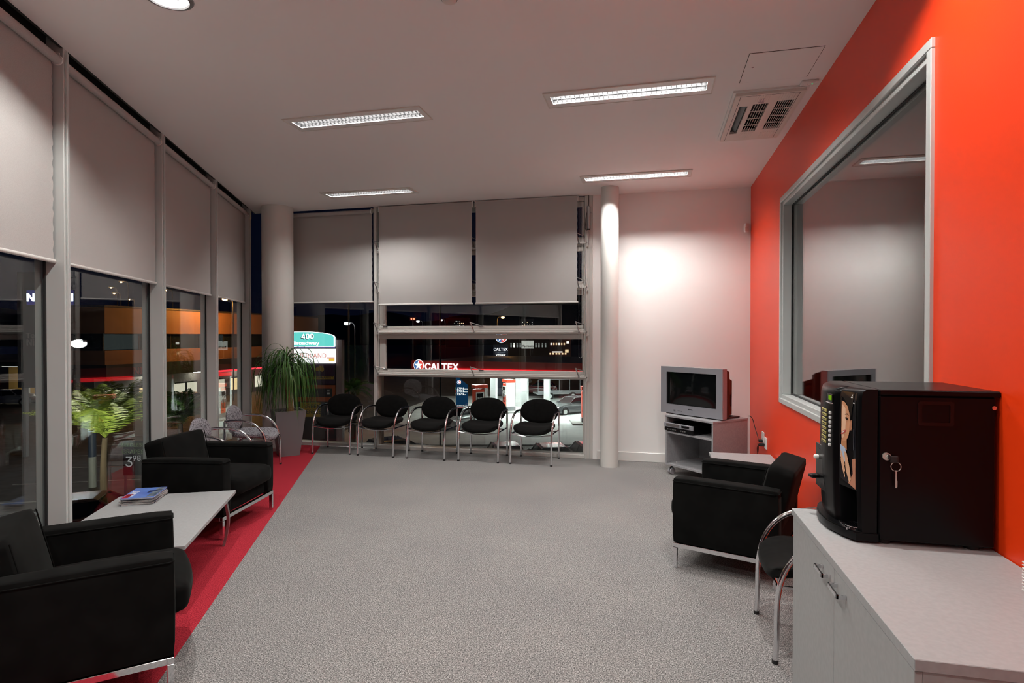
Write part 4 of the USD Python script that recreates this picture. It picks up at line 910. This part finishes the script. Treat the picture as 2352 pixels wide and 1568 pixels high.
def pump(label, u, dist, rot):
    t = thing('fuel_pump', label, 'fuel pump', gat(u, dist), YD+rot)
    obj('island', box(-1.3, 1.3, -.9, 1.9, 0, .16, .03), kerb_c, t); obj('plinth', box(-.55, .55, -.3, .5, .16, .5), pole_m, t)
    obj('cabinet', box(-.5, .25, -.25, .45, .5, 2.5, .02), pump_red, t); obj('side_panel', box(.25, .5, -.28, .48, .5, 2.75, .02), pump_white, t)
    obj('front_panel', box(-.47, .22, -.27, -.25, 1.5, 2.3), pump_white, t); obj('display', box(-.40, .15, -.28, -.27, 1.9, 2.2), black_gloss, t)
    for k in range(3):
        obj('hose', sweep(spline([(-.36+.22*k, -.27, 1.9), (-.36+.22*k, -.38, 1.5), (-.33+.22*k, -.36, .9), (-.30+.22*k, -.28, 1.25)], 16), .02, 6), rubber, t)
        obj('nozzle', box(-.39+.22*k, -.31+.22*k, -.36, -.25, 1.35, 1.6), pole_m, t)
    obj('header', box(-.55, .55, -.3, .5, 2.6, 2.85), pump_red, t)
pump('red and white fuel pump between the price board and the white pillar pump', 1103, 45.5, 25)
pump('white fronted fuel pump in the middle of the forecourt', 1166, 51, -65)
pump('fuel pump at the right edge of the forecourt by the window jamb', 1352, 44, 0)

# cars
tyre, car_glass, head, tail = mat('tyre', (.012, .012, .012), .8), mat('car_glass', (.006, .008, .009), .08), emit('headlamp', (1., .98, .92), 14.), emit('tail_lamp', (1., .04, .03), .9)
head_off = mat('headlamp_glass', (.55, .57, .60), .15)
def car(label, pos, rot, col, lights=None, nm='car', Lc=4.3, Hc=1.45, Wc=1.74, estate=.0):
    t = thing('car', label, 'car', (pos[0], pos[1], pos[2]+.014), rot)
    pm = mat('paint_'+str(len(taken)), col, .22, coat_weight=.6)
    prof = [(-Lc/2, .35), (-Lc/2+.02, .80), (-Lc/2+.12, .92), (Lc/2-1.15, .95), (Lc/2-.30, .78), (Lc/2-.03, .62), (Lc/2, .35), (Lc/2-.1, .22), (-Lc/2+.1, .22)]
    wxs = (Lc/2-.80, -Lc/2+.78); pol = Polygon(prof)
    for wx in wxs: pol = pol.difference(Point(wx, .31).buffer(.365, 12))
    b = ext(pol, Wc, -Wc/2); b = trimesh.Trimesh(np.c_[b.vertices[:, 0], b.vertices[:, 2], b.vertices[:, 1]], b.faces[:, ::-1], process=False)
    v = b.vertices.copy(); k = 1-.10*np.clip((v[:, 2]-.55)/.4, 0, 1)-.10*np.clip((np.abs(v[:, 0])-Lc/2+.6)/.6, 0, 1); v[:, 1] *= k; b.vertices = v
    obj('body', b, pm, t)
    r0, r1 = -Lc/2+.25+.1*(1-estate), Lc/2-1.25; t0, t1 = -Lc/2+.75-.3*estate, Lc/2-2.0
    cab = [(x, s_*Wc*.44, .90) for x in (r0, r1) for s_ in (-1, 1)]+[(x, s_*Wc*.36, Hc-.05) for x in (t0, t1) for s_ in (-1, 1)]
    obj('glasshouse', trimesh.convex.convex_hull(cab), car_glass, t)
    obj('roof', trimesh.convex.convex_hull([(x, s_*Wc*.37, Hc-.07) for x in (t0-.03, t1+.03) for s_ in (-1, 1)]+[(x, s_*Wc*.31, Hc) for x in (t0+.18, t1-.18) for s_ in (-1, 1)]), pm, t)
    for s_ in (-1, 1):
        for a, c_ in (((r1, .905), (t1, Hc-.05)), ((r0, .905), (t0, Hc-.05)), (((r0+r1)/2-.1, .905), ((t0+t1)/2-.05, Hc-.05))):
            obj('pillar', sweep([(a[0], s_*Wc*.443, a[1]), (c_[0], s_*Wc*.363, c_[1])], .035, 6), pm, t)
        obj('mirror', tf(soft(.08, .10, .07, .05, 4), (r1-.15, s_*(Wc*.47+.06), .96)), pm, t, True)
        obj('headlight', tf(soft(.09, .17, .075, .05, 4), (Lc/2-.18, s_*.58, .66)), head if lights in ('on', 'front') else head_off, t, True)
        obj('tail_light', tf(soft(.05, .15, .10, .04, 4), (-Lc/2+.05, s_*.62, .76)), tail if lights in ('on', 'rear') else mat('tail_glass', (.25, .02, .02), .2) if not UsdShade.Material.Get(stage, '/World/Looks/tail_glass') else '/World/Looks/tail_glass', t, True)
        for wx in wxs:
            w_ = obj('wheel', tf(trimesh.creation.cylinder(.31, .20, sections=20), (wx, s_*(Wc/2-.12), .31), rx=90), tyre, t, 40)
            obj('hub_cap', tf(trimesh.creation.cylinder(.19, .02, sections=10), (wx, s_*(Wc/2-.015), .31), rx=90), steel, w_, 40)
    obj('bumper', tf(box(-.06, .06, -Wc*.42, Wc*.42, .28, .50, .03), (Lc/2-.02, 0, 0)), pm, t); obj('bumper', tf(box(-.06, .06, -Wc*.42, Wc*.42, .30, .56, .03), (-Lc/2+.03, 0, 0)), pm, t)
    obj('number_plate', box(-Lc/2-.04, -Lc/2-.03, -.26, .26, .52, .64), white_plastic, t)
    return t
blk = (.008, .008, .009)
car('black hatchback on the forecourt beside the price board', gat(1048, 42.6), YD+245, blk)
car('dark car on the forecourt with both headlights on', gat(1312, 50), YD+215, (.05, .05, .055), 'front')
car('black rounded car parked under the window, behind the second chair from the slim column', gat(1158, 28.8), YD+100, blk)
car('black car parked under the window, behind the chair next to the slim column', gat(1262, 28.5), YD+98, (.01, .01, .012))
car('black car parked under the window, cut off by the window jamb', gat(1352, 29), YD+98, blk)
car('dark car with red tail lights behind the second chair from the plant', gat(918, 30), YD+35, (.012, .012, .016), 'rear')
car('blue hatchback parked below the fixed far window', gat(790, 26), YD+15, (.03, .045, .22))
car('silver car parked beyond the station at right', gat(1183, 80), YD+10, (.40, .40, .38))
car('dark red car parked beyond the station, left of the trailer', gat(1238, 67), YD+170, (.10, .01, .012))
car('white car in front of the lit shop, right of the third mullion', gat(412, 53.5), YD+185, (.62, .64, .62), None)
car('white car seen in the lit showroom at the left picture edge', gat(30, 56.5), YD+5, (.62, .65, .70))
car('bronze car parked close below the second window bay', gat(225, 19.2), YD+22, (.20, .12, .085))
car('pale blue car parked close below the coffee table', gat(215, 16.0), YD+38, (.30, .36, .50))
car('dark green car parked below the nearest window bay', gat(60, 16.8), YD+25, (.02, .035, .03))
t = thing('trailer', 'flat car trailer with mesh sides parked beyond the forecourt', 'trailer', gat(1290, 62), YD+14)
obj('deck', box(-2.9, 2.9, -.9, .9, .55, .68), steel, t); obj('rail', cat(box(-2.9, 2.9, -.95, -.9, .6, .95)), pole_m, t)
for x in (-1.6, .9):
    obj('wheel', tf(trimesh.creation.cylinder(.38, .2, sections=20), (x, -.98, .38), rx=90), tyre, t, 40); obj('hub', tf(trimesh.creation.cylinder(.2, .03, sections=14), (x, -1.09, .38), rx=90), steel, t, 40)
for k in range(6): obj('stanchion', box(-2.9+1.15*k, -2.85+1.15*k, -.95, -.9, .9, 2.1), pole_m, t)
obj('top_rail', box(-2.9, 2.9, -.95, -.9, 2.06, 2.12), pole_m, t)

# street-side signs on the left
t = thing('tenant_sign', 'tall backlit tenant sign with turquoise arched top behind the plant', 'sign', (*at(700, 770, 20)[:2], GZ), YD)
sz = lambda v: at(700, v, 20)[2]-GZ; sx = lambda u: (u-700)/1340*20
sign_dark = mat('sign_plum', (.055, .022, .05), .4); sign_or = mat('sign_orange', (.45, .10, .03), .45); sign_y = mat('sign_amber', (.50, .30, .03), .45)
arch = Polygon([(sx(625), sz(795)), (sx(769), sz(795)), (sx(769), sz(774))]+[(sx(697+72*math.cos(a)), sz(774-11.5*math.sin(a))) for a in np.linspace(0, PI, 16)]+[(sx(625), sz(774))])
obj('cabinet', box(sx(622), sx(772), .05, .3, 0.2, sz(776)), dark_clad, t)
obj('crown', plate(arch, .10), emit('sign_teal', (.15, .72, .66), 1.15), t)
obj('crown_edge', plate(arch.buffer(.02).difference(arch), .12), emit('sign_edge', (.8, .95, 1.), 2.0), t)
q = text('400', sz(766)-sz(777), .02, True); q.apply_translation((sx(709), -.10, sz(777.5))); obj('number', q, emit('sign_white', (1., 1., 1.), 2.4), t)
q = text('400', sz(766)-sz(777), .012, True); q.apply_translation((sx(707.5), -.10, sz(779))); obj('number_shadow', q, mat('sign_shadow', (.04, .10, .12), .5), t)
q = text('Broadway', .11, .02, True); q.apply_scale((1.25, 1, 1)); q.apply_translation((sx(706), -.10, sz(791.5))); obj('street_name', q, '/World/Looks/sign_white', t)
obj('divider', box(sx(625), sx(769), -.02, .06, sz(799), sz(795)), emit('sign_violet', (.16, .12, .45), .5), t)
obj('panel', box(sx(625), sx(770), -.08, .06, sz(834), sz(801)), emit('sign_lit_white', (1., .98, 1.), 1.5), t, label='bright white lit panel')
q = text('OVERLAND', sz(811)-sz(821.5), .012); q.apply_translation((sx(714)-.02, -.08, sz(821.5))); obj('lettering', q, emit('sign_pink', (1., .42, .38), .9), t)
for a, b, c_ in ((820, 823, (1., .45, .40)), (823, 828.5, (1., .62, .08))): obj('stripe', box(sx(752 if a < 822 else 757), sx(770), -.088, -.08, sz(b), sz(a)), emit('stripe_%d' % a, c_, 1.0), t)
obj('panel', box(sx(625), sx(770), -.04, .06, sz(883), sz(836)), sign_dark, t, label='dark plum panel')
aus = affinity.translate(affinity.scale(Polygon([(-1, .1), (-.7, .55), (-.35, .62), (-.15, .95), (.15, .9), (.25, .6), (.45, 1.), (.6, .55), (.95, .1), (.85, -.45), (.5, -.8), (.25, -.55), (-.05, -.4), (-.6, -.6), (-.95, -.4)]), .15, .12), sx(737), sz(853))
obj('emblem', tf(plate(aus, .012), (0, -.04, 0)), sign_y, t)
obj('band', box(sx(640), sx(767), -.05, -.04, sz(870.5), sz(863)), sign_y, t); q = text('NEWMARKET', .075, .008, True); q.apply_translation((sx(744), -.05, sz(869))); obj('lettering', q, dark_clad, t)
obj('panel', box(sx(625), sx(770), -.04, .06, sz(922), sz(884)), sign_or, t, label='orange panel')
obj('panel', box(sx(640), sx(763), -.05, -.04, sz(911), sz(892)), dark_clad, t, label='dark coffee panel')
obj('cup', cat(box(sx(752), sx(758), -.06, -.05, sz(905), sz(901)), *[box(sx(752.5+2*k), sx(753.1+2*k), -.06, -.05, sz(899), sz(894)) for k in range(3)]), white_plastic, t)
obj('panel', box(sx(690), sx(735), -.05, .06, sz(957), sz(924)), sign_y, t, label='amber panel with dark capitals')
for s_, v_ in (('GREEN', 937), ('GEREES', 949)): q = text(s_, .13, .01, True); q.apply_translation((sx(717), -.05, sz(v_))); obj('lettering', q, dark_clad, t)
obj('post', box(sx(772), sx(785), 0, .3, 0, sz(780)), mat('sign_post_pink', (.30, .20, .19), .5), t)
t = thing('dealer_sign', 'dark pylon sign with lit letters crossed by the nearest mullion', 'sign', (*at(117, 770, 32)[:2], GZ), YD)
dz = lambda v: at(117, v, 32)[2]-GZ; dx_ = lambda u: (u-117)/1340*32
obj('pylon', box(dx_(40), dx_(150), 0, .4, dz(890), dz(625)), mat('pylon_grey', (.045, .042, .045), .5), t)
for u in (50, 140): obj('leg', box(dx_(u)-.1, dx_(u)+.1, .1, .3, 0, dz(890)), pole_m, t)
obj('name_plate', box(dx_(66), dx_(170), -.12, 0, dz(700), dz(667)), emit('plate_navy', (.03, .04, .32), .35), t)
q = text('NISSAN', .42, .04, True); q.apply_scale((1.16, 1, 1)); q.apply_translation((dx_(120), -.12, dz(692))); obj('lettering', q, emit('nissan_white', (.80, .92, 1.), 3.0), t)
ring_ = Point(0, 0).buffer(1.0, 32).difference(Point(0, 0).buffer(.9, 32))
obj('roundel', tf(plate(ring_, .03), (dx_(118), 0, dz(684))), mat('roundel_brown', (.12, .05, .04), .4), t)
for s_, v_, hh in (('Team', 776, .28), ('Nissan', 793, .33)): q = text(s_, hh, .03, True, False); q.apply_translation((dx_(60), 0, dz(v_))); obj('lettering', q, mat('pylon_letter', (.14, .12, .12), .5) if s_ == 'Team' else '/World/Looks/pylon_letter', t)
# lit showroom corner behind it
t = thing('showroom', 'lit orange and white showroom under the dark pylon at far left', 'building', gat(85, 62), YD)
obj('back_wall', box(-6.5, 7.5, 4, 4.3, 0, 3.4), mat('showroom_wall', (.55, .34, .10), .7), t); obj('roof', box(-7, 8, -.5, 4.3, 3.4, 3.9), dark_clad, t)
obj('floor_slab', box(-7, 8, -1.5, 4.3, 0, .12), concrete, t)
for x in (-5, -.9, .1, 4.6): obj('post', box(x-.14, x+.14, -.3, 0, .12, 3.4), pump_white, t)
for x in (-4, 0, 4): obj('ceiling_lamp', box(x-.8, x+.8, 1.2, 1.6, 3.3, 3.38), emit('showroom_lamp', (1., .93, .8), 16.) if x < -3 else '/World/Looks/showroom_lamp', t)
t = thing('bollard_sign', 'slim blue and white post sign standing in the street below the palm', 'post', gat(210, 25.7), YD)
for a, b, mt in ((0, 1.35, mat('post_white', (.34, .36, .36), .5)), (1.35, 2.45, mat('post_blue', (.05, .07, .12), .5)), (2.45, 2.72, emit('post_band', (.60, .78, .82), .45)), (2.72, 2.86, rubber), (2.86, 3.0, '/World/Looks/post_band'), (3.0, 3.14, rubber), (3.14, 3.24, '/World/Looks/post_band')):
    obj('band', lathe([(0, a), (.15, a), (.15, b), (0, b)], 20), mt, t, 40)
t = thing('chalk_board', 'dark chalk board with green words and a white price outside the glass', 'sign', (*at(304, 770, 14)[:2], at(304, 1092, 14)[2]), YD)
cz = lambda v: at(304, v, 14)[2]-at(304, 1092, 14)[2]
obj('board', box(-.24, .24, 0, .03, 0, cz(1012)), mat('board_black', (.01, .012, .011), .6), t); gch, wch = emit('chalk_green', (.22, .42, .08), .16), emit('chalk_white', (.8, .8, .8), .35)
for s_, v_, hh, mt, xo in (('SEEDLESS', 1026, .085, gch, 0), ('GRAPES', 1042, .10, gch, 0), ('3', 1072, .24, wch, -.10), ('98', 1058, .12, wch, .09)):
    q = text(s_, hh, .006, False); q.apply_translation((xo, 0, cz(v_))); obj('chalk_lettering', q, mt, t)
for s_ in (-.2, .2): obj('leg', box(s_-.02, s_+.02, .0, .04, GZ-at(304, 1092, 14)[2], 0), pole_m, t)

palm_bark = mat('palm_bark', (.05, .035, .02), .9)
# palms outside
def palm(label, u, dist, h, nf, Lf, base=GZ, spread=1.0, mt=palm_green, up=0.):
    x, y, _ = at(u, 770, dist); t = thing('palm_tree', label, 'palm tree', (x, y, base), float(rng.uniform(0, 360)))
    obj('trunk', sweep(spline([(0, 0, 0), (.05, .02, h*.5), (0, 0, h)], 10), np.linspace(.16, .10, 10), 10), palm_bark, t, 50)
    for k in range(nf):
        az = k*2.4+float(rng.uniform(-.2, .2)); el = float(rng.uniform(.1+up*.75, 1.35+up*.17)); n = 12; p = np.array([0, 0, h]); ang = el; V, F, mid = [], [], []
        ds = Lf*float(rng.uniform(.8, 1.1))/n
        for i in range(n+1):
            mid.append(p.copy()); dv = np.array([math.cos(az)*math.cos(ang), math.sin(az)*math.cos(ang), math.sin(ang)]); p = p+dv*ds; ang -= ds*1.05*spread
        side = np.array([-math.sin(az), math.cos(az), 0])
        for i in range(1, n):
            for j in range(3):
                u_ = (i+j/3)/n; a = mid[i]+(mid[i+1]-mid[i])*j/3; tn = mid[i+1]-mid[i]; tn = tn/np.linalg.norm(tn); ll = Lf*.30*math.sin(PI*min(.97, u_*.85+.12))
                for s_ in (-1, 1):
                    tip = a+(side*s_*.8+tn*.65+np.array([0, 0, -.28]))*ll; o = len(V); wv = tn*.011; jit = rng.uniform(-.25, .25, 3)*ll*.35; tip = tip+jit
                    V += [a-wv, a+wv, (a+tip)/2+wv+np.array([0, 0, .03]), tip]; F += [(o, o+1, o+2), (o, o+2, o+3)]
        fr_ = obj('frond', trimesh.Trimesh(V, F, process=False), mt, t, True); obj('stalk', sweep(mid, np.linspace(.018, .004, n+1), 5), mt, fr_)
palm('floodlit yellow green palm in the second window bay', 240, 22.5, GZ*-1-2.35, 40, 2.7, spread=.30, up=1.0)
palm('dark palm low in the third window bay', 412, 25.6, GZ*-1-2.1, 26, 1.9, spread=.6, mt=leaf_green, up=.4)
palm('dark palm in the fixed far window right of the tenant sign', 810, 34, GZ*-1-1.6, 16, 1.4, mt=leaf_green)
t = thing('floodlight', 'small ground floodlight aimed up at the yellow green palm', 'floodlight', (*gat(138, 19.6)[:2], GZ), YD)
obj('housing', box(-.2, .2, -.15, .15, 2.3, 2.5, .03), rubber, t); obj('lamp', box(-.17, .17, .155, .165, 2.31, 2.49), emit('flood', (1., .95, .75), 1100.), t); obj('post', box(-.04, .04, -.04, .04, 0, 2.3), pole_m, t)
